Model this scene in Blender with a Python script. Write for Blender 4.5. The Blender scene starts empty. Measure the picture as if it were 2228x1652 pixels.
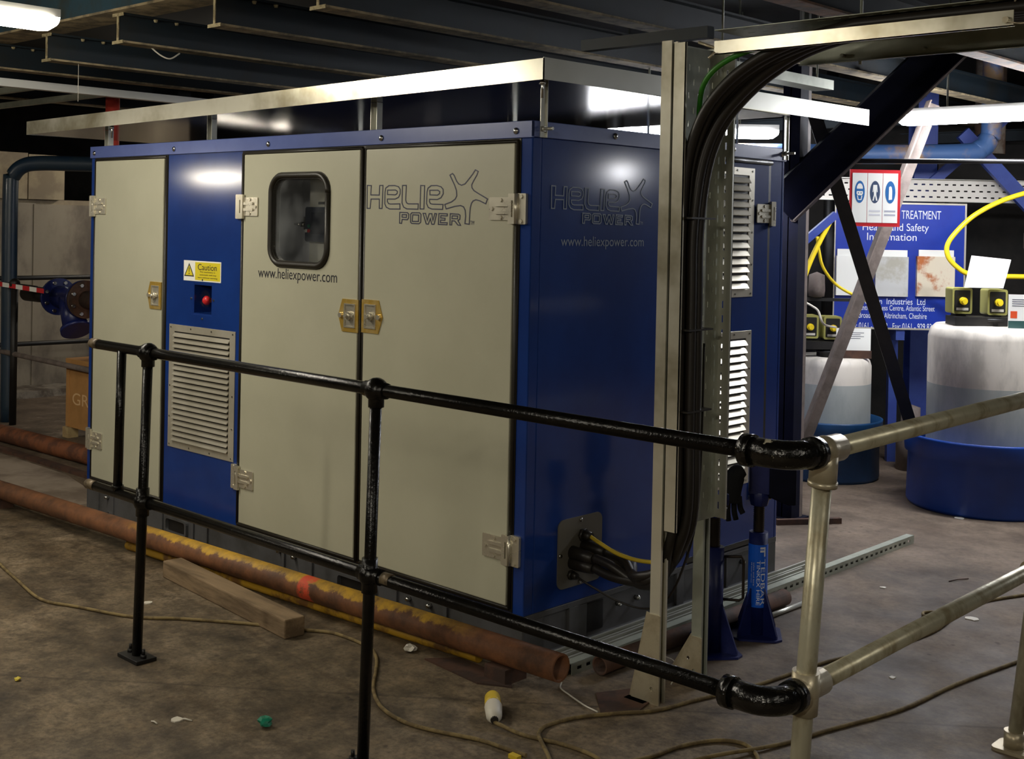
import bpy, bmesh, math, random
from mathutils import Vector, Matrix, geometry
V = Vector
random.seed(4)
S = bpy.context.scene
COL = S.collection
PI = math.pi

# ------------------------------------------------------------ camera / world / exposure
cam_d = bpy.data.cameras.new('camera'); cam = bpy.data.objects.new('camera', cam_d); COL.objects.link(cam)
CR = V((0.72744474, 0.68586572, 0.02030674)); CU = V((-0.02243001, -0.00580974, 0.99973153)); CF = V((-0.68579957, 0.72770493, -0.01115771))
CP = V((2.98681, -3.26752, 1.58247))
cam.matrix_world = Matrix(((CR.x, CU.x, -CF.x, CP.x), (CR.y, CU.y, -CF.y, CP.y), (CR.z, CU.z, -CF.z, CP.z), (0, 0, 0, 1)))
cam_d.sensor_fit = 'HORIZONTAL'; cam_d.sensor_width = 36.0
cam_d.lens = 36.0 * 2676.065 / 2228.0
cam_d.shift_y = (523.5 - 826.0) / 2228.0
cam_d.clip_start = 0.05; cam_d.clip_end = 60
S.camera = cam
w = bpy.data.worlds.new('world'); S.world = w; w.use_nodes = True
w.node_tree.nodes['Background'].inputs[0].default_value = (0.25, 0.22, 0.18, 1)
w.node_tree.nodes['Background'].inputs[1].default_value = 0.02
S.view_settings.view_transform = 'Standard'; S.view_settings.look = 'None'
S.view_settings.gamma = 1.0; S.view_settings.use_curve_mapping = False
S.view_settings.exposure = 1.45
WARM = (1.0, 0.92, 0.76); COOL = (0.93, 0.95, 1.0)
# fluorescent battens: centre, axis, length, light colour, emission strength, label (builder further down)
LRX, LRY, LRZ = -.37, 3.615, 2.262
LAMPS = [
    ((-2.2, -1.47, 2.43), 'y', 1.5, (1.0, 0.93, 0.78), 26, 'bright fluorescent batten lamp under the blue main beam at upper left'),
    ((LRX + .75, LRY, LRZ), 'x', 1.5, COOL, 40, 'glowing fluorescent batten lamp above the blue water treatment board'),
    ((-.87, 2.23, 1.74), 'xy', .8, COOL, 14, 'fluorescent batten lamp behind the cabinet reflected in the drip tray underside'),
    ((-2.0, 3.73, 2.26), 'xy', 1.3, COOL, 20, 'far fluorescent batten lamp seen just right of the cable tower'),
    ((-5.95, -2.6, 1.95), 'x', .7, WARM, 26, 'fluorescent batten lamp off to the left of the railings'),
    ((-1.3, -4.4, 2.75), 'y', 1.5, WARM, 32, 'fluorescent batten lamp over the open floor before the railings'),
    ((2.9, -5.2, 2.7), 'y', 1.5, WARM, 64, 'fluorescent batten lamp behind the viewpoint'),
    ((3.5, 4.95, 2.06), 'v', 1.2, COOL, 42, 'fluorescent batten lamp beyond the right end of the galvanised railing'),
    ((4.8, -1.6, 2.75), 'y', 1.5, (1.0, 0.93, 0.80), 12, 'unseen batten lamp added right of the viewpoint to brighten the cable tray'),  # extra lamp out of view, added to light the cable tray and rails
    ((-6.5, 3.2, 2.35), 'x', 1.3, (1, .9, .75), 20, 'fluorescent batten lamp beyond the left handrails'),
]

# ------------------------------------------------------------ materials
def rgb(*c):
    if len(c) == 1: c = c[0]
    return tuple(((x / 255.0 + 0.055) / 1.055) ** 2.4 if x > 10 else x / 255 / 12.92 for x in c) + (1,)
def M(name, col, rough=.5, metal=0., col2=None, scale=6., lo=.42, hi=.6, bump=0., coat=0., rvar=0., stretch=None, spec=.5, detail=6):
    m = bpy.data.materials.new(name); m.use_nodes = True; nt = m.node_tree; N = nt.nodes; L = nt.links
    b = N['Principled BSDF']
    b.inputs['Base Color'].default_value = rgb(col); b.inputs['Roughness'].default_value = rough
    b.inputs['Metallic'].default_value = metal; b.inputs['Coat Weight'].default_value = coat
    b.inputs['Coat Roughness'].default_value = .12; b.inputs['Specular IOR Level'].default_value = spec
    if col2 is None and not bump and not rvar: return m
    tc = N.new('ShaderNodeTexCoord'); mp = N.new('ShaderNodeMapping'); L.new(tc.outputs['Object'], mp.inputs[0])
    if stretch: mp.inputs['Scale'].default_value = stretch
    nz = N.new('ShaderNodeTexNoise'); nz.inputs['Scale'].default_value = scale; nz.inputs['Detail'].default_value = detail; nz.inputs['Roughness'].default_value = .62
    L.new(mp.outputs[0], nz.inputs['Vector'])
    if col2 is not None:
        r = N.new('ShaderNodeValToRGB'); r.color_ramp.interpolation = 'EASE'; r.color_ramp.elements[0].position = lo; r.color_ramp.elements[1].position = hi
        r.color_ramp.elements[0].color = rgb(col); r.color_ramp.elements[1].color = rgb(col2)
        L.new(nz.outputs['Fac'], r.inputs[0]); L.new(r.outputs[0], b.inputs['Base Color'])
    if rvar:
        mr = N.new('ShaderNodeMapRange'); mr.interpolation_type = 'SMOOTHSTEP'; mr.inputs['From Min'].default_value = .2; mr.inputs['From Max'].default_value = .8
        mr.inputs['To Min'].default_value = rough - rvar; mr.inputs['To Max'].default_value = rough + rvar
        L.new(nz.outputs['Fac'], mr.inputs[0]); L.new(mr.outputs[0], b.inputs['Roughness'])
    if bump:
        n2 = N.new('ShaderNodeTexNoise'); n2.inputs['Scale'].default_value = scale * 4; n2.inputs['Detail'].default_value = 5
        L.new(mp.outputs[0], n2.inputs['Vector'])
        bp = N.new('ShaderNodeBump'); bp.inputs['Strength'].default_value = bump; bp.inputs['Distance'].default_value = .004
        L.new(n2.outputs['Fac'], bp.inputs['Height']); L.new(bp.outputs[0], b.inputs['Normal'])
    return m
def emit(name, col, st):
    m = bpy.data.materials.new(name); m.use_nodes = True; b = m.node_tree.nodes['Principled BSDF']
    b.inputs['Base Color'].default_value = (.8, .8, .8, 1); b.inputs['Emission Color'].default_value = (*col, 1); b.inputs['Emission Strength'].default_value = st
    return m
m_door = M('grey_door_paint', (182, 180, 158), .42, 0, (176, 174, 152), 3, .3, .7, bump=.05)
m_blue = M('blue_paint', (22, 56, 128), .5, 0, (19, 49, 116), 2.5, .35, .65, coat=.8, spec=.08)
m_trim = M('blue_trim_with_glare', (66, 84, 148), .3, .0, (76, 94, 158), 4, .35, .7, coat=.6)  # blue lightened towards lavender: glare on the trim put into its colour
m_gasket = M('black_rubber', (36, 32, 24), .45)
m_gland = M('gland_plate_grey', (112, 108, 98), .4, .3)
m_base = M('dark_grey_base_paint', (86, 86, 88), .5, .1, (70, 69, 68), 5, .4, .65)
m_chrome = M('polished_steel', (214, 208, 190), .28, .7, None, rvar=.08)
m_screw = M('screw_steel', (190, 190, 185), .25, 1.)
m_brass = M('brass_plated_latch', (222, 182, 84), .3, .65, (232, 200, 124), 20, .4, .6)
m_alu = M('aluminium_louvre', (214, 208, 192), .36, .55, (196, 190, 172), 4, .35, .65)
m_galv = M('galvanised_steel', (200, 200, 190), .35, .6, (184, 184, 172), 3, .3, .8, detail=2)
m_galvd = M('dull_galvanised_steel', (176, 180, 166), .45, .45, (158, 162, 148), 5, .4, .62, rvar=.08)
m_tray = M('brushed_tray_edge', (232, 228, 210), .26, .6, (158, 150, 124), 2.2, .42, .72, detail=5)
m_trayu = M('drip_tray_underside', (110, 106, 100), .12, .95)
m_black = M('black_gloss_rail_paint', (12, 11, 9), .24, 0, (18, 16, 12), 30, .45, .6, bump=.35, coat=.0, spec=.32)
m_chip = M('black_paint_with_chips', (12, 11, 9), .2, 0, (176, 168, 146), 26, .66, .70, bump=.5, spec=.6, detail=4)
m_black2 = M('dull_black_steel', (18, 17, 17), .5, 0, (28, 26, 24), 8)
m_railbare = M('worn_rail_end', (112, 98, 76), .45, .3, (60, 50, 38), 30)
m_railgalv = M('weathered_galvanised_pipe', (198, 194, 170), .36, .5, (158, 148, 120), 16, .42, .7, bump=.25, rvar=.08, stretch=(1, 1, .5))
m_fit = M('galvanised_fitting', (196, 186, 160), .36, .5, (176, 164, 138), 12, .4, .6, bump=.2)
m_rust = M('rusty_pipe', (122, 72, 42), .75, .05, (84, 50, 32), 9, .38, .6, bump=.6)
m_brown = M('rust_brown_steel', (80, 54, 40), .8, 0, (58, 42, 34), 9, bump=.4)
m_darkblue = M('dark_blue_steel', (12, 14, 34), .7, 0, (9, 10, 24), 4, .4, .65, spec=.15)
m_beam = M('blue_grey_beam_paint', (12, 26, 34), .6, 0, (20, 22, 20), 3.2, .45, .7, bump=.3)
m_beam2 = M('blue_main_beam_paint', (44, 70, 82), .6, 0, (52, 56, 48), 4, .45, .7, bump=.3)
m_flange = M('dusty_beam_flange', (158, 142, 110), .8, 0, (104, 94, 74), 9, .4, .62, bump=.8)
m_ceil = M('dark_deck', (16, 17, 16), .85, 0, (26, 24, 20), 3)
m_wall = M('dark_plant_wall', (44, 41, 37), .85, 0, (24, 23, 22), 1.6, .4, .62)
m_case = M('grimy_casing_panel', (150, 140, 122), .5, .2, (108, 98, 86), 2.2, .38, .62, stretch=(1, 1, .6))
m_pipeblue = M('dark_teal_pipe_paint', (26, 46, 66), .4, 0, (36, 52, 66), 5, coat=.2)
m_bluecol = M('blue_column_paint', (44, 62, 134), .45, 0, (52, 72, 142), 5)
m_wood = M('old_timber', (138, 116, 88), .85, 0, (100, 82, 60), 6, .35, .65, bump=.6, stretch=(.4, 3, 3))
m_card = M('cardboard', (180, 132, 76), .8, 0, (170, 124, 70), 5)
m_pine = M('pale_pallet_wood', (178, 156, 112), .8, 0, (160, 136, 96), 12)
m_white = M('white_sheet', (240, 240, 234), .6)
m_ink = M('black_ink', (38, 38, 46), .5)
m_inkgrey = M('grey_blue_ink', (48, 50, 78), .4)
m_inkpale = M('pale_grey_ink', (124, 136, 156), .5)
m_whiteink = M('white_ink', (225, 230, 240), .5)
m_yellow = M('yellow_label', (222, 204, 40), .5)
m_red = M('red_plastic', (214, 44, 48), .35)
m_redframe = M('red_sign_frame', (196, 36, 44), .4)
m_signblue = M('blue_sign_board', (28, 56, 160), .35, 0, (24, 48, 148), 2)
m_safe = M('safety_blue', (38, 104, 170), .45)
m_safed = M('faded_safety_blue', (60, 76, 104), .45)
m_cable = M('black_cable', (36, 32, 28), .42)
m_green = M('green_cable', (44, 128, 30), .45, 0, (56, 120, 32), 8)
m_yelc = M('yellow_cable', (208, 178, 48), .45)
m_hose = M('yellow_hose', (236, 208, 36), .4)
m_lead = M('dusty_extension_lead', (128, 110, 70), .8, 0, (98, 82, 52), 22)
m_jack = M('blue_jack_paint', (18, 28, 84), .4, 0, (24, 34, 92), 14, .4, .65, bump=.3)
m_screwd = M('greasy_screw_thread', (44, 36, 28), .45, .5)
m_glabel = M('blue_sticker', (20, 96, 216), .35)
m_strap = M('black_cloth', (22, 22, 24), .85, bump=.4)
m_tubb = M('blue_bund_plastic', (24, 66, 150), .38, 0, (20, 56, 132), 3, .4, .65)
m_tubt = M('teal_bund_plastic', (26, 72, 118), .45, 0, (22, 58, 96), 3, .4, .65)
m_plastic = M('clouded_white_polythene', (228, 220, 208), .45, 0, (180, 174, 164), 5, .4, .66, stretch=(1, 1, .4))
m_liquid = M('liquid_behind_polythene', (176, 180, 176), .45, 0, (156, 162, 160), 5, .4, .66, stretch=(1, 1, .4))
m_pump = M('yellow_green_pump_case', (158, 154, 84), .5)
m_panelg = M('inner_panel_lightened', (226, 226, 212), .5)  # grey lightened so the view through the window looks lit
m_dkpanel = M('controller_grey', (54, 62, 80), .4)
m_scr = M('screen', (40, 46, 62), .15)
m_btng = M('green_button', (40, 130, 100), .4)
m_duct = M('lagged_pipe', (120, 96, 80), .5, .1, (160, 150, 138), 6)
m_pipelb = M('pipe_half_painted', (60, 92, 140), .5, 0, (150, 120, 84), 3.2, .46, .6)
m_strut = M('dusty_angle_steel', (110, 98, 92), .7, 0, (92, 82, 76), 9, bump=.3)
m_debrisg = M('green_wrapper', (24, 120, 92), .35)
m_debrisy = M('yellow_paper', (206, 186, 70), .7)
m_tie = M('white_nylon', (206, 200, 186), .5)
m_redpipe = M('red_pipe_paint', (214, 78, 66), .4)
m_red2 = M('red_tape', (206, 34, 44), .4)
m_orange = M('orange_label', (226, 84, 40), .5)

def glass():
    m = bpy.data.materials.new('window_glass'); m.use_nodes = True; nt = m.node_tree; N = nt.nodes; L = nt.links
    for n in list(N): N.remove(n)
    o = N.new('ShaderNodeOutputMaterial'); mx = N.new('ShaderNodeMixShader'); t = N.new('ShaderNodeBsdfTransparent'); g = N.new('ShaderNodeBsdfGlossy')
    g.inputs['Roughness'].default_value = .08; t.inputs[0].default_value = (1, 1, 1, 1)
    f = N.new('ShaderNodeLayerWeight'); f.inputs[0].default_value = .5; fp = N.new('ShaderNodeMapRange'); fp.inputs['From Min'].default_value = .2; fp.inputs['To Min'].default_value = .05; fp.inputs['To Max'].default_value = .5
    L.new(f.outputs['Facing'], fp.inputs[0]); L.new(fp.outputs[0], mx.inputs[0]); L.new(t.outputs[0], mx.inputs[1]); L.new(g.outputs[0], mx.inputs[2])
    mx2 = N.new('ShaderNodeMixShader'); d = N.new('ShaderNodeBsdfDiffuse'); d.inputs[0].default_value = (.55, .58, .6, 1)
    nz = N.new('ShaderNodeTexNoise'); nz.inputs['Scale'].default_value = 6
    tc = N.new('ShaderNodeTexCoord'); L.new(tc.outputs['Object'], nz.inputs['Vector'])
    mr = N.new('ShaderNodeMapRange'); mr.inputs['From Min'].default_value = .4; mr.inputs['From Max'].default_value = .75; mr.inputs['To Min'].default_value = .01; mr.inputs['To Max'].default_value = .16
    L.new(nz.outputs['Fac'], mr.inputs[0]); L.new(mr.outputs[0], mx2.inputs[0]); L.new(mx.outputs[0], mx2.inputs[1]); L.new(d.outputs[0], mx2.inputs[2])
    L.new(mx2.outputs[0], o.inputs[0])
    return m
m_glass = glass()

def floor_mat():
    m = bpy.data.materials.new('stained_concrete'); m.use_nodes = True; nt = m.node_tree; N = nt.nodes; L = nt.links; b = N['Principled BSDF']
    tc = N.new('ShaderNodeTexCoord')
    def noise(s, d=8, r=.6, off=0):
        mp = N.new('ShaderNodeMapping'); mp.inputs['Location'].default_value = (off, off * 1.7, 0); L.new(tc.outputs['Object'], mp.inputs[0])
        n = N.new('ShaderNodeTexNoise'); n.inputs['Scale'].default_value = s; n.inputs['Detail'].default_value = d; n.inputs['Roughness'].default_value = r
        L.new(mp.outputs[0], n.inputs['Vector']); return n.outputs['Fac']
    def ramp(f, stops):
        r = N.new('ShaderNodeValToRGB'); e = r.color_ramp.elements
        while len(e) < len(stops): e.new(.5)
        for k, (p, c) in enumerate(stops): e[k].position = p; e[k].color = c if len(c) == 4 else rgb(c)
        L.new(f, r.inputs[0]); return r.outputs[0]
    def mix(f, a, c, mode='MIX'):
        x = N.new('ShaderNodeMix'); x.data_type = 'RGBA'; x.blend_type = mode
        if isinstance(f, float): x.inputs[0].default_value = f
        else: L.new(f, x.inputs[0])
        L.new(a, x.inputs[6]); L.new(c, x.inputs[7]); return x.outputs[2]
    base = ramp(noise(3.1, 14, .8), [(.34, (78, 66, 50)), (.5, (108, 94, 74)), (.66, (138, 123, 102))])
    fine = ramp(noise(9, 10, .7, 3), [(.36, (.5, .48, .45, 1)), (.52, (1, 1, 1, 1)), (.7, (1.3, 1.25, 1.2, 1))])
    c = mix(1.0, base, fine, 'MULTIPLY')
    grit = ramp(noise(55, 6, .7, 8), [(.34, (.66, .64, .6, 1)), (.5, (1, 1, 1, 1)), (.68, (1.25, 1.22, 1.18, 1))])
    c = mix(1.0, c, grit, 'MULTIPLY')
    # pinkish dusty concrete beyond the galvanised rail (to +x), pale dust to the left
    sx = N.new('ShaderNodeSeparateXYZ'); L.new(tc.outputs['Object'], sx.inputs[0])
    ma = N.new('ShaderNodeMath'); ma.operation = 'ADD'; L.new(sx.outputs['Y'], ma.inputs[0]); L.new(noise(1.1, 4, .5, 9), ma.inputs[1])
    rr = N.new('ShaderNodeMapRange'); rr.inputs['From Min'].default_value = .4; rr.inputs['From Max'].default_value = 1.6; L.new(ma.outputs[0], rr.inputs[0])
    pink = ramp(noise(2.2, 9, .65, 5), [(.34, (82, 68, 56)), (.66, (122, 106, 90))])
    c = mix(rr.outputs[0], c, pink)
    pale = ramp(noise(1.7, 9, .75, 14), [(.56, (0, 0, 0, 1)), (.68, (1, 1, 1, 1))])
    lx = N.new('ShaderNodeMapRange'); lx.inputs['From Min'].default_value = -2.6; lx.inputs['From Max'].default_value = -3.8; lx.inputs['To Max'].default_value = .75; L.new(sx.outputs['X'], lx.inputs[0])
    mm = N.new('ShaderNodeMath'); mm.operation = 'MULTIPLY'; L.new(pale, mm.inputs[0]); L.new(lx.outputs[0], mm.inputs[1])
    pc = N.new('ShaderNodeRGB'); pc.outputs[0].default_value = rgb(196, 180, 160)
    c = mix(mm.outputs[0], c, pc.outputs[0])
    c = mix(1.0, c, ramp(noise(30, 8, .75, 18), [(.34, (.7, .68, .66, 1)), (.52, (1, 1, 1, 1)), (.7, (1.2, 1.18, 1.15, 1))]), 'MULTIPLY')
    # dark oil spots
    vo = N.new('ShaderNodeTexVoronoi'); vo.inputs['Scale'].default_value = 16; L.new(tc.outputs['Object'], vo.inputs['Vector'])
    sp = ramp(vo.outputs['Distance'], [(.1, (.45, .4, .36, 1)), (.2, (1, 1, 1, 1))])
    msk = ramp(noise(1.6, 3, .5, 21), [(.54, (0, 0, 0, 1)), (.62, (1, 1, 1, 1))])
    one = N.new('ShaderNodeRGB'); one.outputs[0].default_value = (1, 1, 1, 1)
    c = mix(1.0, c, mix(msk, one.outputs[0], sp), 'MULTIPLY')
    st = ramp(noise(1.3, 8, .65, 33), [(.40, (.55, .53, .5, 1)), (.52, (1, 1, 1, 1))])
    c = mix(1.0, c, st, 'MULTIPLY')
    # two worn joints and long dark drag marks
    wn = noise(2.2, 6, .6, 60)
    def line(ax, ay, off, wd, dark, amp=.25):
        x = N.new('ShaderNodeMath'); x.operation = 'MULTIPLY'; L.new(sx.outputs['X'], x.inputs[0]); x.inputs[1].default_value = ax
        y = N.new('ShaderNodeMath'); y.operation = 'MULTIPLY_ADD'; L.new(sx.outputs['Y'], y.inputs[0]); y.inputs[1].default_value = ay; L.new(x.outputs[0], y.inputs[2])
        z = N.new('ShaderNodeMath'); z.operation = 'MULTIPLY_ADD'; L.new(wn, z.inputs[0]); z.inputs[1].default_value = amp; L.new(y.outputs[0], z.inputs[2])
        s_ = N.new('ShaderNodeMath'); s_.operation = 'SUBTRACT'; L.new(z.outputs[0], s_.inputs[0]); s_.inputs[1].default_value = off + amp * .5
        ab = N.new('ShaderNodeMath'); ab.operation = 'ABSOLUTE'; L.new(s_.outputs[0], ab.inputs[0])
        return ramp(ab.outputs[0], [(0, (dark, dark * .96, dark * .9, 1)), (wd, (1, 1, 1, 1))])
    for args in ((.28, .96, -1.24, .10, .62, .4), (.0, 1, -1.02, .05, .7, .3), (-.62, .78, -.35, .012, .55, .03), (.12, 1, -.62, .02, .7, .1), (.8, .6, .95, .05, .72, .2)):
        c = mix(1.0, c, line(*args), 'MULTIPLY')
    L.new(c, b.inputs['Base Color'])
    rg = N.new('ShaderNodeMapRange'); rg.inputs['From Min'].default_value = .3; rg.inputs['From Max'].default_value = .7; rg.inputs['To Min'].default_value = .5; rg.inputs['To Max'].default_value = .85
    L.new(noise(2.5, 5, .6, 40), rg.inputs[0]); L.new(rg.outputs[0], b.inputs['Roughness'])
    bp = N.new('ShaderNodeBump'); bp.inputs['Strength'].default_value = .35; bp.inputs['Distance'].default_value = .01
    L.new(noise(12, 8, .7, 50), bp.inputs['Height']); L.new(bp.outputs[0], b.inputs['Normal'])
    return m
m_floor = floor_mat()

def painted_pipe_mat():
    # rusty pipe with worn yellow paint along the middle of its length and an orange mark
    m = bpy.data.materials.new('rust_and_yellow_paint'); m.use_nodes = True; nt = m.node_tree; N = nt.nodes; L = nt.links; b = N['Principled BSDF']
    tc = N.new('ShaderNodeTexCoord'); sx = N.new('ShaderNodeSeparateXYZ'); L.new(tc.outputs['Object'], sx.inputs[0])
    n = N.new('ShaderNodeTexNoise'); n.inputs['Scale'].default_value = 9; n.inputs['Detail'].default_value = 8; n.inputs['Roughness'].default_value = .7; L.new(tc.outputs['Object'], n.inputs['Vector'])
    r = N.new('ShaderNodeValToRGB'); r.color_ramp.elements[0].position = .35; r.color_ramp.elements[0].color = rgb(88, 60, 42); r.color_ramp.elements[1].position = .68; r.color_ramp.elements[1].color = rgb(144, 94, 60)
    L.new(n.outputs['Fac'], r.inputs[0])
    def math_(op, a, c):
        x = N.new('ShaderNodeMath'); x.operation = op
        for k, q in enumerate((a, c)):
            if isinstance(q, (int, float)): x.inputs[k].default_value = q
            else: L.new(q, x.inputs[k])
        return x.outputs[0]
    def smooth(f, a, c):
        x = N.new('ShaderNodeMapRange'); x.interpolation_type = 'SMOOTHSTEP'; x.inputs['From Min'].default_value = a; x.inputs['From Max'].default_value = c; L.new(f, x.inputs[0]); return x.outputs[0]
    X = sx.outputs['X']; Z = sx.outputs['Z']
    band = math_('MULTIPLY', smooth(X, PX0, PX0 + .35), smooth(X, PX1, PX1 - .3))
    nz = math_('MULTIPLY', math_('SUBTRACT', n.outputs['Fac'], .5), .09)
    top = smooth(math_('ADD', Z, nz), .076, .086)
    yel = math_('MULTIPLY', band, top)
    yc = N.new('ShaderNodeValToRGB'); yc.color_ramp.elements[0].position = .4; yc.color_ramp.elements[0].color = rgb(150, 116, 50); yc.color_ramp.elements[1].position = .6; yc.color_ramp.elements[1].color = rgb(206, 160, 44); L.new(n.outputs['Fac'], yc.inputs[0])
    mx = N.new('ShaderNodeMix'); mx.data_type = 'RGBA'; L.new(yel, mx.inputs[0]); L.new(r.outputs[0], mx.inputs[6]); L.new(yc.outputs[0], mx.inputs[7])
    om = math_('MULTIPLY', smooth(X, PO - .05, PO - .035), smooth(X, PO + .05, PO + .035))
    om = math_('MULTIPLY', om, smooth(n.outputs['Fac'], .46, .56))
    oc = N.new('ShaderNodeRGB'); oc.outputs[0].default_value = rgb(222, 84, 52)
    mx2 = N.new('ShaderNodeMix'); mx2.data_type = 'RGBA'; L.new(om, mx2.inputs[0]); L.new(mx.outputs[2], mx2.inputs[6]); L.new(oc.outputs[0], mx2.inputs[7])
    L.new(mx2.outputs[2], b.inputs['Base Color']); b.inputs['Roughness'].default_value = .6
    bp = N.new('ShaderNodeBump'); bp.inputs['Strength'].default_value = .5; bp.inputs['Distance'].default_value = .004; L.new(n.outputs['Fac'], bp.inputs['Height']); L.new(bp.outputs[0], b.inputs['Normal'])
    return m

# ------------------------------------------------------------ geometry helpers
class MB:
    def __init__(s): s.bm = bmesh.new()
    def verts(s, pts): return [s.bm.verts.new(p) for p in pts]
    def face(s, vs):
        try: return s.bm.faces.new(vs)
        except ValueError: return None
    def box(s, a, b, mx=None):
        x0, y0, z0 = a; x1, y1, z1 = b
        p = [V(q) for q in ((x0, y0, z0), (x1, y0, z0), (x1, y1, z0), (x0, y1, z0), (x0, y0, z1), (x1, y0, z1), (x1, y1, z1), (x0, y1, z1))]
        if mx: p = [mx @ q for q in p]
        v = s.verts(p)
        for f in ((0, 3, 2, 1), (4, 5, 6, 7), (0, 1, 5, 4), (1, 2, 6, 5), (2, 3, 7, 6), (3, 0, 4, 7)): s.face([v[i] for i in f])
        return s
    def bar(s, p, q, w, h, up=(0, 0, 1)):
        p, q = V(p), V(q); d = (q - p).normalized(); sd = d.cross(V(up)).normalized(); u = sd.cross(d)
        mx = Matrix(((d.x, sd.x, u.x, p.x), (d.y, sd.y, u.y, p.y), (d.z, sd.z, u.z, p.z), (0, 0, 0, 1)))
        return s.box((0, -w / 2, -h / 2), ((q - p).length, w / 2, h / 2), mx)
    def prof(s, p, q, pts, up=(0, 0, 1), cap=True):
        # extrude a closed 2D profile (side, up) from p to q
        p, q = V(p), V(q); d = (q - p).normalized(); sd = d.cross(V(up)).normalized(); u = sd.cross(d)
        A = s.verts([p + sd * a + u * b for a, b in pts]); B = s.verts([q + sd * a + u * b for a, b in pts]); n = len(pts)
        for i in range(n): s.face([A[i], A[(i + 1) % n], B[(i + 1) % n], B[i]])
        if cap:
            tr = geometry.tessellate_polygon([[V((a, b, 0)) for a, b in pts]])
            for t in tr: s.face([A[i] for i in t]); s.face([B[i] for i in reversed(t)])
        return s
    def tube(s, pts, r, n=12, cap=True):
        pts = [V(p) for p in pts]; rs = r if isinstance(r, (list, tuple)) else [r] * len(pts)
        rings = []; prev = None
        for i, p in enumerate(pts):
            a = pts[max(i - 1, 0)]; b = pts[min(i + 1, len(pts) - 1)]; d = (b - a)
            d = d.normalized() if d.length > 1e-9 else V((0, 0, 1))
            if prev is None:
                up = V((0, 0, 1)) if abs(d.z) < .9 else V((1, 0, 0)); u = d.cross(up).normalized()
            else: u = (prev - d * prev.dot(d)).normalized()
            prev = u; v = d.cross(u)
            rings.append(s.verts([p + (u * math.cos(2 * PI * k / n) + v * math.sin(2 * PI * k / n)) * rs[i] for k in range(n)]))
        for a, b in zip(rings, rings[1:]):
            for k in range(n):
                f = s.face([a[k], a[(k + 1) % n], b[(k + 1) % n], b[k]])
                if f: f.smooth = True
        if cap: s.face(list(reversed(rings[0]))); s.face(rings[-1])
        return s
    def cyl(s, p, q, r, n=16): return s.tube([p, q], r, n)
    def ring(s, p, q, ro, ri, n=24):
        # hollow pipe
        p, q = V(p), V(q); d = (q - p).normalized(); up = V((0, 0, 1)) if abs(d.z) < .9 else V((1, 0, 0)); u = d.cross(up).normalized(); v = d.cross(u)
        def c(o, r): return s.verts([o + (u * math.cos(2 * PI * k / n) + v * math.sin(2 * PI * k / n)) * r for k in range(n)])
        R = [c(p, ro), c(q, ro), c(q, ri), c(p, ri)]
        for a, b in ((0, 1), (1, 2), (2, 3), (3, 0)):
            for k in range(n):
                f = s.face([R[a][k], R[a][(k + 1) % n], R[b][(k + 1) % n], R[b][k]])
                if f and (a in (0, 2)): f.smooth = True
        return s
    def lathe(s, o, prof, n=32, axis=None, smooth=True):
        o = V(o); d = V(axis).normalized() if axis else V((0, 0, 1)); up = V((0, 0, 1)) if abs(d.z) < .9 else V((1, 0, 0)); u = d.cross(up).normalized(); v = d.cross(u)
        rings = []
        for r, z in prof:
            if r < 1e-6: rings.append([s.bm.verts.new(o + d * z)])
            else: rings.append(s.verts([o + d * z + (u * math.cos(2 * PI * k / n) + v * math.sin(2 * PI * k / n)) * r for k in range(n)]))
        for a, b in zip(rings, rings[1:]):
            for k in range(n):
                q = []
                for i in (a[k % len(a)], a[(k + 1) % len(a)], b[(k + 1) % len(b)], b[k % len(b)]):
                    if i not in q: q.append(i)
                if len(q) > 2:
                    f = s.face(q)
                    if f: f.smooth = smooth
        return s
    def plate(s, outer, holes, w0, w1, mx):
        loops = [list(outer)] + [list(h) for h in holes]
        flat = [p for l in loops for p in l]
        tr = geometry.tessellate_polygon([[V((a, b, 0)) for a, b in l] for l in loops])
        A = s.verts([mx @ V((a, b, w0)) for a, b in flat]); B = s.verts([mx @ V((a, b, w1)) for a, b in flat])
        for t in tr: s.face([A[i] for i in reversed(t)]); s.face([B[i] for i in t])
        k = 0
        for l in loops:
            n = len(l)
            for i in range(n): s.face([A[k + i], A[k + (i + 1) % n], B[k + (i + 1) % n], B[k + i]])
            k += n
        return s
    def stroke(s, pts, wd, w0, w1, mx, closed=True):
        n = len(pts); P = [V(p) for p in pts]; inn = []; out = []
        for i in range(n):
            a = P[i - 1] if closed or i else P[i]; b = P[(i + 1) % n] if closed or i < n - 1 else P[i]
            d1 = (P[i] - a); d2 = (b - P[i])
            d1 = d1.normalized() if d1.length > 1e-9 else d2.normalized(); d2 = d2.normalized() if d2.length > 1e-9 else d1
            t = (d1 + d2); t = t.normalized() if t.length > 1e-6 else d1
            nn = V((-t.y, t.x)); k = max(.5, abs(V((-d1.y, d1.x)).dot(nn)))
            inn.append(P[i] + nn * wd / 2 / k); out.append(P[i] - nn * wd / 2 / k)
        m = n if closed else n - 1
        T = s.verts([mx @ V((p.x, p.y, w1)) for p in inn]); U = s.verts([mx @ V((p.x, p.y, w1)) for p in out])
        T0 = s.verts([mx @ V((p.x, p.y, w0)) for p in inn]); U0 = s.verts([mx @ V((p.x, p.y, w0)) for p in out])
        for i in range(m):
            j = (i + 1) % n
            s.face([U[i], U[j], T[j], T[i]]); s.face([T[i], T[j], T0[j], T0[i]]); s.face([U0[i], U0[j], U[j], U[i]])
        return s
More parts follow.
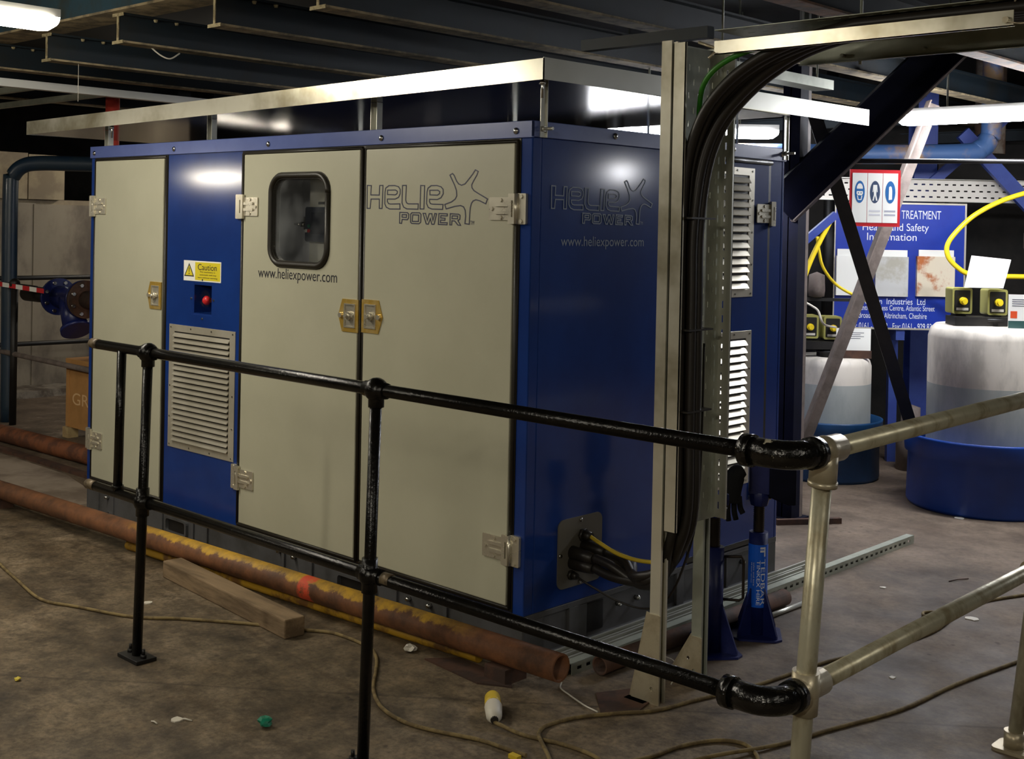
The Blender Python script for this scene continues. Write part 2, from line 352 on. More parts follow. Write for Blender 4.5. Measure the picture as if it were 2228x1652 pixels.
    def text(s, body, box, mx, w=.0006, fit=True, align=None):
        cu = bpy.data.curves.new('t', 'FONT'); cu.body = body; cu.size = 1; cu.extrude = 0
        if align: cu.align_x = align
        ob = bpy.data.objects.new('t', cu); COL.objects.link(ob)
        dg = bpy.context.evaluated_depsgraph_get(); me = bpy.data.meshes.new_from_object(ob.evaluated_get(dg))
        xs = [v.co.x for v in me.vertices]; ys = [v.co.y for v in me.vertices]
        x0, x1, y0, y1 = min(xs), max(xs), min(ys), max(ys); u0, v0, u1, v1 = box
        sx = (u1 - u0) / (x1 - x0); sy = (v1 - v0) / (y1 - y0)
        vs = s.verts([mx @ V((u0 + (v.co.x - x0) * sx, v0 + (v.co.y - y0) * sy, w)) for v in me.vertices])
        for p in me.polygons: s.face([vs[i] for i in p.vertices])
        bpy.data.objects.remove(ob); bpy.data.meshes.remove(me); bpy.data.curves.remove(cu)
        return s
    def build(s, name, mat, parent=None, bevel=0, kind=None, recalc=True):
        bm = s.bm
        if recalc: bmesh.ops.recalc_face_normals(bm, faces=bm.faces[:])
        me = bpy.data.meshes.new(name)
        if parent is not None: org = ORG[parent.name]
        else:
            c = [v.co for v in bm.verts]
            org = V(((min(q.x for q in c) + max(q.x for q in c)) / 2, (min(q.y for q in c) + max(q.y for q in c)) / 2, min(q.z for q in c)))
            if kind == 'structure': org = V((0, 0, 0))
        bmesh.ops.translate(bm, verts=bm.verts[:], vec=-org)
        bm.to_mesh(me); bm.free()
        me.materials.append(mat)
        o = bpy.data.objects.new(name, me); COL.objects.link(o)
        ORG[o.name] = org
        if parent is not None: o.parent = parent
        else: o.location = org
        if kind: o['kind'] = kind
        if bevel:
            b = o.modifiers.new('bevel', 'BEVEL'); b.width = bevel; b.segments = 2; b.limit_method = 'ANGLE'; b.angle_limit = .6
        return o
def split_parts(b, name, m, parent, label=None, gap=.002):
    # every separate piece of the builder becomes a part of its own (touching pieces stay together)
    bm = b.bm; bm.verts.index_update(); seen = set(); comps = []
    for v in bm.verts:
        if v in seen: continue
        st = [v]; seen.add(v); comp = []
        while st:
            q = st.pop(); comp.append(q)
            for e in q.link_edges:
                o_ = e.other_vert(q)
                if o_ not in seen: seen.add(o_); st.append(o_)
        lo = V([min(q.co[i] for q in comp) for i in range(3)]); hi = V([max(q.co[i] for q in comp) for i in range(3)]); comps.append([comp, lo, hi])
    merged = True
    while merged:
        merged = False
        for i in range(len(comps)):
            for j in range(i + 1, len(comps)):
                A, B = comps[i], comps[j]
                if all(A[1][k] - gap <= B[2][k] and B[1][k] - gap <= A[2][k] for k in range(3)):
                    A[0] += B[0]; A[1] = V([min(A[1][k], B[1][k]) for k in range(3)]); A[2] = V([max(A[2][k], B[2][k]) for k in range(3)]); comps.pop(j); merged = True; break
            if merged: break
    for comp, lo, hi in comps:
        n = MB(); mp = {v: n.bm.verts.new(v.co) for v in comp}; done = set()
        for v in comp:
            for f in v.link_faces:
                if f in done: continue
                done.add(f)
                g = n.face([mp[q] for q in f.verts])
                if g: g.smooth = f.smooth
        o = n.build(name, m, parent)
        if label: o['label'] = label
    bm.free()
ORG = {}
def thing(name, loc, label, cat, group=None):
    o = bpy.data.objects.new(name, None); COL.objects.link(o); o.location = loc; o.empty_display_size = .05
    ORG[o.name] = V(loc); o['label'] = label; o['category'] = cat
    if group: o['group'] = group
    return o
def tag(o, label, cat, group=None):
    o['label'] = label; o['category'] = cat
    if group: o['group'] = group
    return o
def rrect(u0, v0, u1, v1, r, n=5):
    out = []
    for cx, cy, a in ((u1 - r, v1 - r, 0), (u0 + r, v1 - r, 90), (u0 + r, v0 + r, 180), (u1 - r, v0 + r, 270)):
        for k in range(n + 1):
            t = math.radians(a + 90 * k / n); out.append((cx + r * math.cos(t), cy + r * math.sin(t)))
    return out
def rect(u0, v0, u1, v1): return [(u0, v0), (u1, v0), (u1, v1), (u0, v1)]
def circ(u, v, r, n=16): return [(u + r * math.cos(2 * PI * k / n), v + r * math.sin(2 * PI * k / n)) for k in range(n)]
def FM(y=0.): return Matrix(((1, 0, 0, 0), (0, 0, -1, y), (0, 1, 0, 0), (0, 0, 0, 1)))      # (u,v,w) -> x, z, towards -y
def SM(x=0.): return Matrix(((0, 0, 1, x), (1, 0, 0, 0), (0, 1, 0, 0), (0, 0, 0, 1)))       # (u,v,w) -> y, z, towards +x
def PM(p, q):
    # vertical plane whose u axis runs from p towards q (horizontally), w towards the viewer side
    p, q = V(p), V(q); u = V((q.x - p.x, q.y - p.y, 0)).normalized(); ww = u.cross(V((0, 0, 1)))
    return Matrix(((u.x, 0, ww.x, p.x), (u.y, 0, ww.y, p.y), (0, 1, 0, p.z), (0, 0, 0, 1)))
def smoothpath(pts, n=6):
    P = [V(p) for p in pts]; out = []
    for i in range(len(P) - 1):
        a = P[max(i - 1, 0)]; b = P[i]; c = P[i + 1]; d = P[min(i + 2, len(P) - 1)]
        for k in range(n):
            t = k / n; out.append(.5 * ((2 * b) + (c - a) * t + (2 * a - 5 * b + 4 * c - d) * t * t + (3 * b - a - 3 * c + d) * t ** 3))
    out.append(P[-1]); return out
IPROF = lambda w, h, t: [(-w / 2, 0), (w / 2, 0), (w / 2, t), (t / 2, t), (t / 2, h - t), (w / 2, h - t), (w / 2, h), (-w / 2, h), (-w / 2, h - t), (-t / 2, h - t), (-t / 2, t), (-w / 2, t)]
LPROF = lambda w, h, t: [(0, 0), (w, 0), (w, t), (t, t), (t, h), (0, h)]
UPROF = lambda w, h, t: [(-w / 2, 0), (w / 2, 0), (w / 2, h), (w / 2 - t, h), (w / 2 - t, t), (-w / 2 + t, t), (-w / 2 + t, h), (-w / 2, h)]
# strut channel: slot faces +up side
CPROF = lambda s, t, g: [(-s / 2, -s / 2), (s / 2, -s / 2), (s / 2, s / 2), (g / 2, s / 2), (g / 2, s / 2 - 3 * t), (g / 2 + t, s / 2 - 3 * t), (g / 2 + t, s / 2 - t), (s / 2 - t, s / 2 - t), (s / 2 - t, -s / 2 + t), (-s / 2 + t, -s / 2 + t), (-s / 2 + t, s / 2 - t), (-g / 2 - t, s / 2 - t), (-g / 2 - t, s / 2 - 3 * t), (-g / 2, s / 2 - 3 * t), (-g / 2, s / 2), (-s / 2, s / 2)]

# ------------------------------------------------------------ setting
MB().box((-13, -10, -.1), (8, 10, 0)).build('floor', m_floor, kind='structure')
MB().box((-13, -10, 3.1), (8, 10, 3.2)).build('ceiling', m_ceil, kind='structure')
MB().box((-13, 10, 0), (8, 10.1, 3.1)).build('wall_back', m_wall, kind='structure')
MB().box((-13.1, -10, 0), (-13, 10, 3.1)).build('wall_left', m_wall, kind='structure')
MB().box((8, -10, 0), (8.1, 10, 3.1)).build('wall_right', m_wall, kind='structure')
MB().box((-13, -10.1, 0), (8, -10, 3.1)).build('wall_front', m_wall, kind='structure')
TMX, TMZ = .602, -.058
LOGO = [
[(-0.001, 0.095), (0.024, 0.094), (0.022, 0.056), (0.075, 0.055), (0.077, 0.094), (0.097, 0.094), (0.094, 0.001), (0.077, 0.001), (0.076, 0.039), (0.024, 0.039), (0.02, 0.001), (0.0, 0.001)],
[(0.202, 0.02), (0.203, -0.001), (0.141, -0.001), (0.12, 0.006), (0.11, 0.02), (0.11, 0.067), (0.114, 0.083), (0.133, 0.093), (0.169, 0.093), (0.192, 0.088), (0.202, 0.077), (0.202, 0.06), (0.193, 0.046), (0.173, 0.039), (0.126, 0.039), (0.126, 0.029), (0.133, 0.021), (0.145, 0.019)],
[(0.126, 0.075), (0.174, 0.075), (0.185, 0.07), (0.184, 0.061), (0.174, 0.056), (0.126, 0.057)],
[(0.215, 0.093), (0.238, 0.093), (0.236, 0.034), (0.241, 0.024), (0.252, 0.02), (0.31, 0.02), (0.309, -0.001), (0.244, 0.0), (0.224, 0.007), (0.214, 0.024)],
[(0.322, 0.092), (0.345, 0.091), (0.343, 0.0), (0.321, 0.0)],
[(0.451, 0.018), (0.449, -0.001), (0.389, 0.0), (0.368, 0.006), (0.358, 0.021), (0.359, 0.066), (0.364, 0.081), (0.382, 0.091), (0.415, 0.091), (0.438, 0.086), (0.45, 0.076), (0.451, 0.059), (0.439, 0.044), (0.419, 0.037), (0.375, 0.038), (0.374, 0.029), (0.38, 0.021), (0.392, 0.019)],
[(0.375, 0.073), (0.42, 0.073), (0.431, 0.068), (0.43, 0.06), (0.419, 0.054), (0.376, 0.055)],
[(0.486, 0.13), (0.5, 0.136), (0.509, 0.129), (0.523, 0.107), (0.535, 0.096), (0.551, 0.091), (0.569, 0.096), (0.584, 0.109), (0.608, 0.131), (0.623, 0.148), (0.638, 0.142), (0.632, 0.129), (0.615, 0.107), (0.605, 0.092), (0.607, 0.081), (0.618, 0.07), (0.647, 0.057), (0.69, 0.039), (0.681, 0.021), (0.65, 0.032), (0.63, 0.036), (0.615, 0.032), (0.606, 0.023), (0.6, 0.006), (0.598, -0.02), (0.596, -0.056), (0.573, -0.054), (0.576, -0.026), (0.573, -0.004), (0.564, 0.009), (0.548, 0.014), (0.517, 0.011), (0.469, 0.001), (0.461, 0.018), (0.498, 0.028), (0.518, 0.039), (0.526, 0.051), (0.523, 0.072), (0.512, 0.093)],
[(0.202, -0.014), (0.248, -0.015), (0.256, -0.021), (0.255, -0.036), (0.248, -0.043), (0.217, -0.042), (0.214, -0.058), (0.202, -0.057)],
[(0.216, -0.023), (0.243, -0.023), (0.242, -0.034), (0.216, -0.033)],
[(0.274, -0.015), (0.319, -0.015), (0.327, -0.021), (0.326, -0.052), (0.317, -0.058), (0.274, -0.057), (0.267, -0.052), (0.267, -0.02)],
[(0.279, -0.023), (0.314, -0.024), (0.313, -0.049), (0.277, -0.049)],
[(0.339, -0.017), (0.353, -0.017), (0.364, -0.044), (0.374, -0.018), (0.389, -0.018), (0.396, -0.045), (0.406, -0.017), (0.416, -0.018), (0.403, -0.059), (0.39, -0.059), (0.381, -0.037), (0.37, -0.059), (0.358, -0.058)],
[(0.429, -0.017), (0.476, -0.018), (0.475, -0.026), (0.44, -0.025), (0.439, -0.034), (0.464, -0.035), (0.463, -0.043), (0.439, -0.042), (0.438, -0.052), (0.476, -0.052), (0.475, -0.06), (0.427, -0.059)],
[(0.492, -0.017), (0.538, -0.019), (0.546, -0.023), (0.545, -0.038), (0.535, -0.043), (0.55, -0.061), (0.535, -0.06), (0.518, -0.045), (0.502, -0.044), (0.501, -0.06), (0.491, -0.06)],
[(0.503, -0.025), (0.533, -0.026), (0.532, -0.036), (0.502, -0.036)],
]

# ------------------------------------------------------------ equipment cabinet
X0 = -3.215; W = 1.726; ZT = 1.967; ZB = .172
cab = thing('equipment_cabinet', (-1.6, .86, 0), 'large blue and grey power generator cabinet standing behind the black railings', 'machine cabinet')
F = FM(0); SD = SM(0)
def part(b, name, m, parent, bevel=0, label=None, kind=None):
    o = b.build(name, m, parent, bevel, kind)
    if label: o['label'] = label
    return o
# skid base
b = MB()
b.box((X0, 0, .15), (0, W, ZB)); b.box((X0 + .02, .012, .0), (-.02, .03, .15)); b.box((X0, 0, 0), (0, .06, .014)); b.box((-.03, .03, 0), (-.012, W - .02, .15)); b.box((-.06, 0, 0), (0, W, .014))
b.box((X0 + .02, .03, 0), (X0 + .04, W, .15)); b.box((X0 + .02, W - .03, 0), (-.02, W - .01, .15))
for x0, x1 in ((X0, -3.09), (-2.95, -2.935), (-2.66, -2.645), (-2.63, -2.45), (-2.185, -2.17), (-2.09, -2.05), (-1.46, -1.44), (-1.33, -1.24), (-.80, -.69), (-.42, -.40), (-.11, 0)):
    b.box((x0, .002, .014), (x1, .02, .15))
for y0, y1 in ((0, .11), (.26, .365), (.84, .853), (.95, 1.0), (1.32, 1.335), (1.615, W)): b.box((-.02, y0, .014), (-.002, y1, .15))
base = part(b, 'base_frame', m_base, cab, .002, 'dark grey steel channel base')
b = MB()
for x0, x1 in ((-2.42, -2.225), (-1.07, -.82)):
    b.plate(rrect(x0, .035, x1, .118, .02, 3), [rrect(x0 + .012, .046, x1 - .012, .107, .014, 3)], -.012, .004, F)
split_parts(b, 'pocket_rim', m_base, base)
b = MB()
for x0, x1 in ((-2.40, -2.24), (-1.05, -.84)): b.box((x0, .0085, .05), (x1, .0115, .103))
for y0, y1 in ((.37, .47), (.86, .94)): b.box((-.0115, y0, .03), (-.0085, y1, .14))
split_parts(b, 'pocket', m_black2, base)
b = MB()
for x, z in ((-3.0, .108), (-3.0, .02), (-2.456, .03), (-2.328, .03), (-2.2, .03), (-1.477, .122), (-1.369, .117), (-.62, .1), (-.5, .1)):
    b.tube([(x, .013, z), (x, -.004, z), (x, -.01, z)], [.011, .011, .006], 6)
for y in (.56, .68, 1.1, 1.2, 1.45): b.tube([(-.013, y, .105), (.004, y, .105), (.01, y, .105)], [.011, .011, .006], 6)
split_parts(b, 'bolt', m_screw, base)
# blue shell
b = MB()
b.box((X0, 0, ZB), (-3.176, .05, 1.91)); b.box((-.055, 0, ZB), (0, .05, 1.91))
b.box((X0 + .04, 0.006, ZB), (-2.443, .05, .19)); b.box((-1.803, 0.006, ZB), (-.055, .05, .19))
b.plate(rect(-2.443, ZB, -1.803, 1.91), [rect(-2.197, 1.133, -2.04, 1.277)], -.05, 0, F)
b.box((X0, .05, ZB), (X0 + .02, W - .02, 1.91)); b.box((X0, W - .02, ZB), (0, W, 1.91)); b.box((X0 + .01, 0.02, 1.91), (-.01, W - .01, 1.955))
b.box((-.02, .05, ZB), (0, 1.02, 1.91)); b.box((-.02, 1.6, ZB), (0, W - .02, 1.91)); b.box((-.04, 1.0, ZB), (-.02, 1.62, 1.91))
b.box((-3.2, .05, 1.88), (-.02, .06, 1.95))
body = part(b, 'body_shell', m_blue, cab, .004, 'glossy blue painted steel shell')
# recess box for stop button
b = MB()
b.plate(rect(-2.21, 1.12, -2.03, 1.29), [rect(-2.193, 1.137, -2.044, 1.273)], -.11, -.002, F)
b.box((-2.21, .105, 1.12), (-2.03, .112, 1.29))
part(b, 'button_recess', m_blue, cab)
b = MB()
for u, v in ((-2.117, 1.298), (-2.117, 1.112), (-2.215, 1.205), (-2.022, 1.205)): b.cyl((u, .001, v), (u, -.004, v), .005, 8)
split_parts(b, 'screw', m_screw, cab)
st = part(MB().lathe((-2.135, .1, 1.198), [(0, .085), (.014, .082), (.022, .072), (.022, .06), (.011, .055), (.011, 0)], 20, (0, -1, 0)), 'stop_button', m_red, cab, 0, 'red mushroom emergency stop button')
part(MB().cyl((-2.135, .104, 1.198), (-2.135, .1, 1.198), .044, 24), 'button_backing', m_yellow, st)
# front plates behind the doors
b = MB(); b.box((-3.17, .05, .19), (-2.45, .06, 1.9)); b.box((-.96, .05, .19), (-.03, .06, 1.9))
b.plate(rect(-1.80, .19, -.95, 1.9), [rect(-1.78, .9, -.97, 1.89)], -.06, -.05, F)
part(b, 'inner_frame', m_black2, cab)
# control compartment seen through the window; walls added and whitened to bounce light
b = MB(); b.box((-1.623, .25, 1.2), (-.98, .26, 1.9)); cp = part(b, 'control_panel', m_panelg, cab, 0, 'inner control panel in lightened grey seen through the window')
b = MB(); b.box((-1.9, .42, 1.1), (-1.5, .43, 1.92)); b.box((-1.92, .06, 1.1), (-1.9, .43, 1.92)); b.box((-1.9, .06, 1.1), (-.98, .43, 1.11)); b.box((-1.9, .06, 1.91), (-.98, .43, 1.92)); b.box((-.98, .06, 1.1), (-.97, .43, 1.92)); b.plate(rect(-1.9, 1.1, -.97, 1.92), [rect(-1.60, 1.36, -1.12, 1.83)], -.066, -.062, F)
part(b, 'compartment_wall', M('compartment_bounce_white', (226, 228, 234), .4), cab)
b = MB(); b.plate(rrect(-1.612, 1.495, -1.36, 1.655, .012), [], 0, .035, FM(.25)); dsp = part(b, 'controller', m_dkpanel, cp, .004, 'dark grey controller with screen and buttons')
part(MB().plate(rect(-1.563, 1.53, -1.40, 1.63), [], .035, .037, FM(.25)), 'screen', m_scr, cp)
b = MB(); b.cyl((-1.58, .215, 1.545), (-1.58, .209, 1.545), .008); part(b, 'red_button', m_red, cp)
b = MB(); b.cyl((-1.58, .215, 1.567), (-1.58, .209, 1.567), .008); part(b, 'green_button', m_btng, cp)
b = MB(); b.cyl((-1.598, .215, 1.545), (-1.598, .209, 1.545), .008); part(b, 'white_button', m_white, cp)
b = MB(); b.box((-1.668, .249, 1.55), (-1.64, .252, 1.61)); b.cyl((-1.655, .25, 1.574), (-1.655, .225, 1.574), .012); b.cyl((-1.655, .225, 1.574), (-1.655, .205, 1.574), .008); b.box((-1.676, .2, 1.57), (-1.65, .206, 1.58))
b.box((-1.56, .249, 1.668), (-1.50, .2495, 1.68))
part(b, 'key_switch', m_screw, cp)
# roof trim
b = MB()
b.box((X0 - .006, -.008, 1.905), (.008, .0, ZT)); b.box((X0 - .006, -.008, ZT - .004), (.008, .08, ZT)); b.box((0, -.008, 1.908), (.008, W + .004, ZT)); b.box((-.08, 0, ZT - .004), (.008, W + .004, ZT)); b.box((X0 - .006, -.008, 1.905), (X0, W, ZT))
b.box((X0, .07, ZT - .012), (-.07, W, ZT - .006))
trim = part(b, 'roof_trim', m_trim, cab, .002, 'blue roof edge trim held with dome bolts')
b = MB()
for x in (-3.171, -2.38, -1.597, -.823, -.075): b.lathe((x, -.008, 1.931), [(.0001, 0), (.013, 0), (.012, .004), (.006, .008), (.0, .009)], 12, (0, -1, 0))
for y in (.463, .9, 1.288, 1.69): b.lathe((.008, y, 1.94), [(.0001, 0), (.013, 0), (.012, .004), (.006, .008), (.0, .009)], 12, (1, 0, 0))
split_parts(b, 'dome_bolt', m_screw, trim)

def hinge(par, u, v, side, mx, jamb=.045):
    # side=+1: leaf lies to +u of the knuckle; u = knuckle line
    s = side
    b = MB()
    lo, hi = sorted((u + .012 * s, u + .135 * s)); b.plate(rrect(lo, v - .042, hi, v + .042, .004, 2), [], .012, .017, mx)
    for k in (-.014, .014):
        lo2, hi2 = sorted((u + .03 * s, u + .105 * s)); b.plate(rrect(lo2, v + k - .006, hi2, v + k + .006, .005, 3), [], .017, .023, mx)
    b.plate(rect(*([min(u - .001 * s, u + .03 * s), v - .055, max(u - .001 * s, u + .03 * s), v + .055])), [rect(min(u + .006 * s, u + .014 * s), v - .03, max(u + .006 * s, u + .014 * s), v + .03)], .014, .026, mx)
    lo3, hi3 = sorted((u - jamb * s, u)); b.plate(rrect(lo3, v - .056, hi3, v + .056, .004, 2), [], .001, .012, mx)
    for k in (-.045, .045): b.plate(circ(u - jamb * .5 * s, v + k, .008, 10), [], .012, .016, mx)
    for a, c in ((.12, 0), (.075, .032), (.075, -.032)): b.plate(circ(u + a * s, v + c, .0075, 10), [], .017, .021, mx)
    p0, p1 = mx @ V((u, v - .055, .016)), mx @ V((u, v + .055, .016)); b.cyl(p0, p1, .009, 12)
    return part(b, 'hinge', m_chrome, par, 0, 'polished steel hinge')
def latch(par, u, v, side, mx):
    s = side  # +1: point of the plate towards +u
    P = lambda a, c: (u + a * s, v + c)
    b = MB()
    b.plate([P(-.064, -.068), P(.04, -.068), P(.066, 0), P(.04, .068), P(-.064, .068)][::s], [[P(-.046, -.05), P(.026, -.05), P(.026, .05), P(-.046, .05)][::s]], .010, .015, mx)
    lp = part(b, 'latch', m_brass, par, 0, 'brass plated paddle latch plate')
    b = MB()
    b.plate([P(-.046, -.05), P(.026, -.05), P(.026, .05), P(-.046, .05)][::s], [[P(-.040, -.044), P(.02, -.044), P(.02, .044), P(-.040, .044)][::s]], -.004, .018, mx)
    b.plate([P(-.044, -.048), P(.024, -.048), P(.024, .048), P(-.044, .048)][::s], [], .0125, .0135, mx)
    c = mx @ V((*P(-.006, 0), .012)); n = (mx @ V((*P(-.006, 0), .03))) - c
    b.cyl(c, c + n, .017, 16); b.cyl(c, c + n * 1.6, .008, 12)
    b.plate([P(-.036, -.006), P(-.01, -.006), P(-.01, .006), P(-.036, .006)][::s], [], .016, .022, mx)
    b.plate(circ(*P(.046, 0), .011, 12), [], .015, .024, mx)
    part(b, 'latch_lever', m_chrome, par, 0, 'chrome latch lever and lock')
def door(x0, x1, z0, z1, window=None, label=None):
    b = MB(); b.plate(rect(x0, z0, x1, z1), [window] if window else [], -.03, .011, F)
    return part(b, 'door', m_door, cab, .004, label)
def gasket(x0, x1, z0, z1, gx0, gx1, gz0, gz1):
    b = MB(); b.plate(rect(x0, z0, x1, z1), [rect(gx0, gz0, gx1, gz1)], -.04, .001, F)
    k = .012
    for p, q in (((x0 + k, z0 + k), (x0 + k, z1 - k)), ((x0 + k, z1 - k), (x1 - k, z1 - k)), ((x1 - k, z1 - k), (x1 - k, z0 + k)), ((x1 - k, z0 + k), (x0 + k, z0 + k))):
        b.cyl((p[0], -.002, p[1]), (q[0], -.002, q[1]), .0085, 8)
    return part(b, 'door_gasket', m_gasket, cab, 0, 'black rubber door gasket')
gasket(-3.174, -2.443, .178, 1.905, -3.15, -2.466, .196, 1.884)
gasket(-1.805, -.947 + .0165, .178, 1.905, -1.778, -.951, .196, 1.884)
gasket(-.93, -.055, .178, 1.905, -.912, -.08, .196, 1.884)
d1 = door(-3.148, -2.468, .198, 1.887, None, 'narrow plain grey door at left')
hinge(d1, -3.168, 1.648, 1, F); hinge(d1, -3.168, .4, 1, F); latch(d1, -2.532, 1.203, -1, F)
win = rrect(-1.572, 1.385, -1.143, 1.80, .085, 6)
d2 = door(-1.776, -.951, .198, 1.887, win, 'middle grey door with a rounded window')
hinge(d2, -1.795, 1.65, 1, F); hinge(d2, -1.795, .405, 1, F); latch(d2, -1.005, 1.2, -1, F)
b = MB(); b.plate(rrect(-1.575, 1.382, -1.14, 1.803, .088, 6), [rrect(-1.545, 1.412, -1.17, 1.773, .065, 6)], -.02, .014, F)
rp = [(u, -.014, v) for u, v in rrect(-1.56, 1.397, -1.155, 1.788, .076, 8)]
b.tube(rp + [rp[0]], .013, 10)
part(b, 'window_seal', m_gasket, d2, 0, 'black rubber window seal')
b = MB(); b.face(b.verts([F @ V((u, v, .0)) for u, v in rrect(-1.548, 1.409, -1.167, 1.776, .067, 6)])); part(b, 'window_pane', m_glass, d2)
part(MB().text('www.heliexpower.com', (-1.652, 1.317, -1.087, 1.378), F, .0118), 'web_lettering', m_ink, d2, 0, 'black web address lettering')
d3 = door(-.912, -.078, .198, 1.887, None, 'right grey door with outlined logo')
hinge(d3, -.062, 1.648, -1, F); hinge(d3, -.062, .405, -1, F); latch(d3, -.855, 1.205, 1, F)
def logo(mx, ox, oy, k, wd, w0, w1, par, m, lab):
    b = MB()
    for pts in LOGO: b.stroke([(ox + x * k, oy + z * k) for x, z in pts], wd, w0, w1, mx)
    b.text('TM', (ox + TMX * k, oy + TMZ * k, ox + (TMX + .02) * k, oy + (TMZ + .015) * k), mx, w1)
    part(b, 'logo_lettering', m, par, 0, lab, )
logo(F, -.901, 1.645, 1.0, .0042, .0112, .0122, d3, m_inkgrey, 'thin outlined lettering with a star shape')
logo(SD, .107, 1.652, 1.0 * .885, .0042, .0003, .0018, body, m_inkpale, 'faint outlined lettering with a star shape')
part(MB().text('www.heliexpower.com', (.165, 1.503, .668, 1.552), SD, .0008), 'web_lettering', m_inkpale, body, 0, 'faint grey web address lettering')

# louvred grilles
def grille(u0, v0, u1, v1, mx, n, par, label, marg=.045, upl=True):
    b = MB(); b.plate(rect(u0, v0, u1, v1), [rect(u0 + marg, v0 + marg * .75, u1 - marg, v1 - marg * .75)], 0, .004, mx)
    g = part(b, 'vent_grille', m_alu, par, .001, label)
    b = MB(); h = (v1 - v0 - marg * 1.5) / n
    for k in range(n):
        z = v0 + marg * .75 + h * k
        A = [(u0 + marg, z + h * .95, -.004), (u1 - marg, z + h * .95, -.004), (u1 - marg, z + h * .12, .016), (u0 + marg, z + h * .12, .016)]
        B = [(u0 + marg, z + h * .90, -.006), (u1 - marg, z + h * .90, -.006), (u1 - marg, z + h * .04, .012), (u0 + marg, z + h * .04, .012)]
        va = b.verts([mx @ V(p) for p in A]); vb = b.verts([mx @ V(p) for p in B])
        b.face(va); b.face(vb[::-1])
        for i in range(4): b.face([va[i], vb[i], vb[(i + 1) % 4], va[(i + 1) % 4]])
    part(b, 'slat_bank', m_alu, g, 0, None)
    b = MB(); b.plate(rect(u0 + .01, v0 + .01, u1 - .01, v1 - .01), [], .0002, .0008, mx); part(b, 'grille_backing', m_black2, g)
    b = MB()
    for i in range(4):
        for vv in (v0 + .014, v1 - .014): b.plate(circ(u0 + .018 + (u1 - u0 - .036) * i / 3, vv, .0045, 8), [], .004, .0065, mx)
    for i in range(1, 4):
        for uu in (u0 + .015, u1 - .015): b.plate(circ(uu, v0 + (v1 - v0) * i / 4, .0045, 8), [], .004, .0065, mx)
    split_parts(b, 'grille_screw', m_screw, g)
grille(-2.403, .465, -1.835, 1.07, F, 20, cab, 'aluminium louvred grille on the front blue panel')
sdoor = part(MB().plate(rect(1.025, .2, 1.588, 1.885), [], -.02, .004, SD), 'side_door', m_blue, cab, .004, 'blue side door with two grilles')
b = MB(); b.plate(rect(1.01, .18, 1.607, 1.908), [rect(1.028, .2, 1.585, 1.882)], -.02, .002, SD); b.cyl((.004, 1.0, 1.895), (.004, 1.607, 1.895), .011, 10); part(b, 'side_door_gasket', m_gasket, cab)
SD2 = SM(.004)
grille(1.06, 1.293, 1.465, 1.864, SD2, 14, sdoor.parent, 'upper aluminium louvred grille on the side door')
grille(1.06, .46, 1.465, 1.143, SD2, 18, sdoor.parent, 'lower aluminium louvred grille on the side door')
hinge(sdoor, 1.612, 1.665, -1, SD, .03); hinge(sdoor, 1.612, .42, -1, SD, .03)
# caution sticker
b = MB(); b.plate(rect(-2.284, 1.29, -1.963, 1.388), [], .0002, .002, F); cs = part(b, 'caution_sign', m_white, cab, 0, 'yellow and white caution sign with warning triangle')
part(MB().plate(rect(-2.183, 1.296, -1.969, 1.382), [], .002, .0026, F), 'yellow_field', m_yellow, cs)
part(MB().plate([(-2.276, 1.312), (-2.193, 1.312), (-2.2345, 1.374)], [], .002, .0028, F), 'triangle_fill', m_yellow, cs)
b = MB(); b.stroke([(-2.273, 1.314), (-2.196, 1.314), (-2.2345, 1.371)], .005, .0028, .0034, F)
b.plate(circ(-2.2345, 1.3245, .0035, 10), [], .0028, .0034, F); b.plate([(-2.236, 1.332), (-2.233, 1.332), (-2.231, 1.354), (-2.238, 1.354)], [], .0028, .0034, F)
b.text('Caution', (-2.158, 1.345, -1.998, 1.374), F, .0034)
for i, t in enumerate(('This machinery is', 'automatic and may', 'start without warning')): b.text(t, (-2.15 + .008 * (i != 2) - .008 * (i == 2), 1.331 - i * .0135, -2.0 - .012 * (i == 0) + .008 * (i == 2), 1.34 - i * .0135), F, .0034)
part(b, 'caution_lettering', m_ink, cs)
# gland plate on the side
b = MB(); b.plate(rrect(.18, .232, .437, .492, .03, 5), [], .0005, .005, SD); gp = part(b, 'gland_plate', m_gland, cab, 0, 'grey gland plate with cable entries')
b = MB()
for y, z, r, l in ((.318, .42, .02, .04), (.252, .28, .015, .03)): b.tube([(.004, y, z), (.018, y, z)], r * 1.25, 6); b.tube([(.018, y, z), (l + .01, y, z)], [r, r * .8], 14)
for y, z in ((.262, .362), (.262, .325), (.33, .345), (.33, .375), (.375, .355)): b.tube([(.004, y, z), (.07, y, z - .002), (.11, y, z - .004)], [.026, .024, .019], 14)
split_parts(b, 'cable_gland', m_cable, gp, None, -.02)
b = MB()
for y, z in ((.31, .478), (.193, .36), (.31, .245), (.425, .36)): b.lathe((.005, y, z), [(.0001, 0), (.009, 0), (.007, .004), (0, .005)], 8, (1, 0, 0))
split_parts(b, 'plate_screw', m_screw, gp)

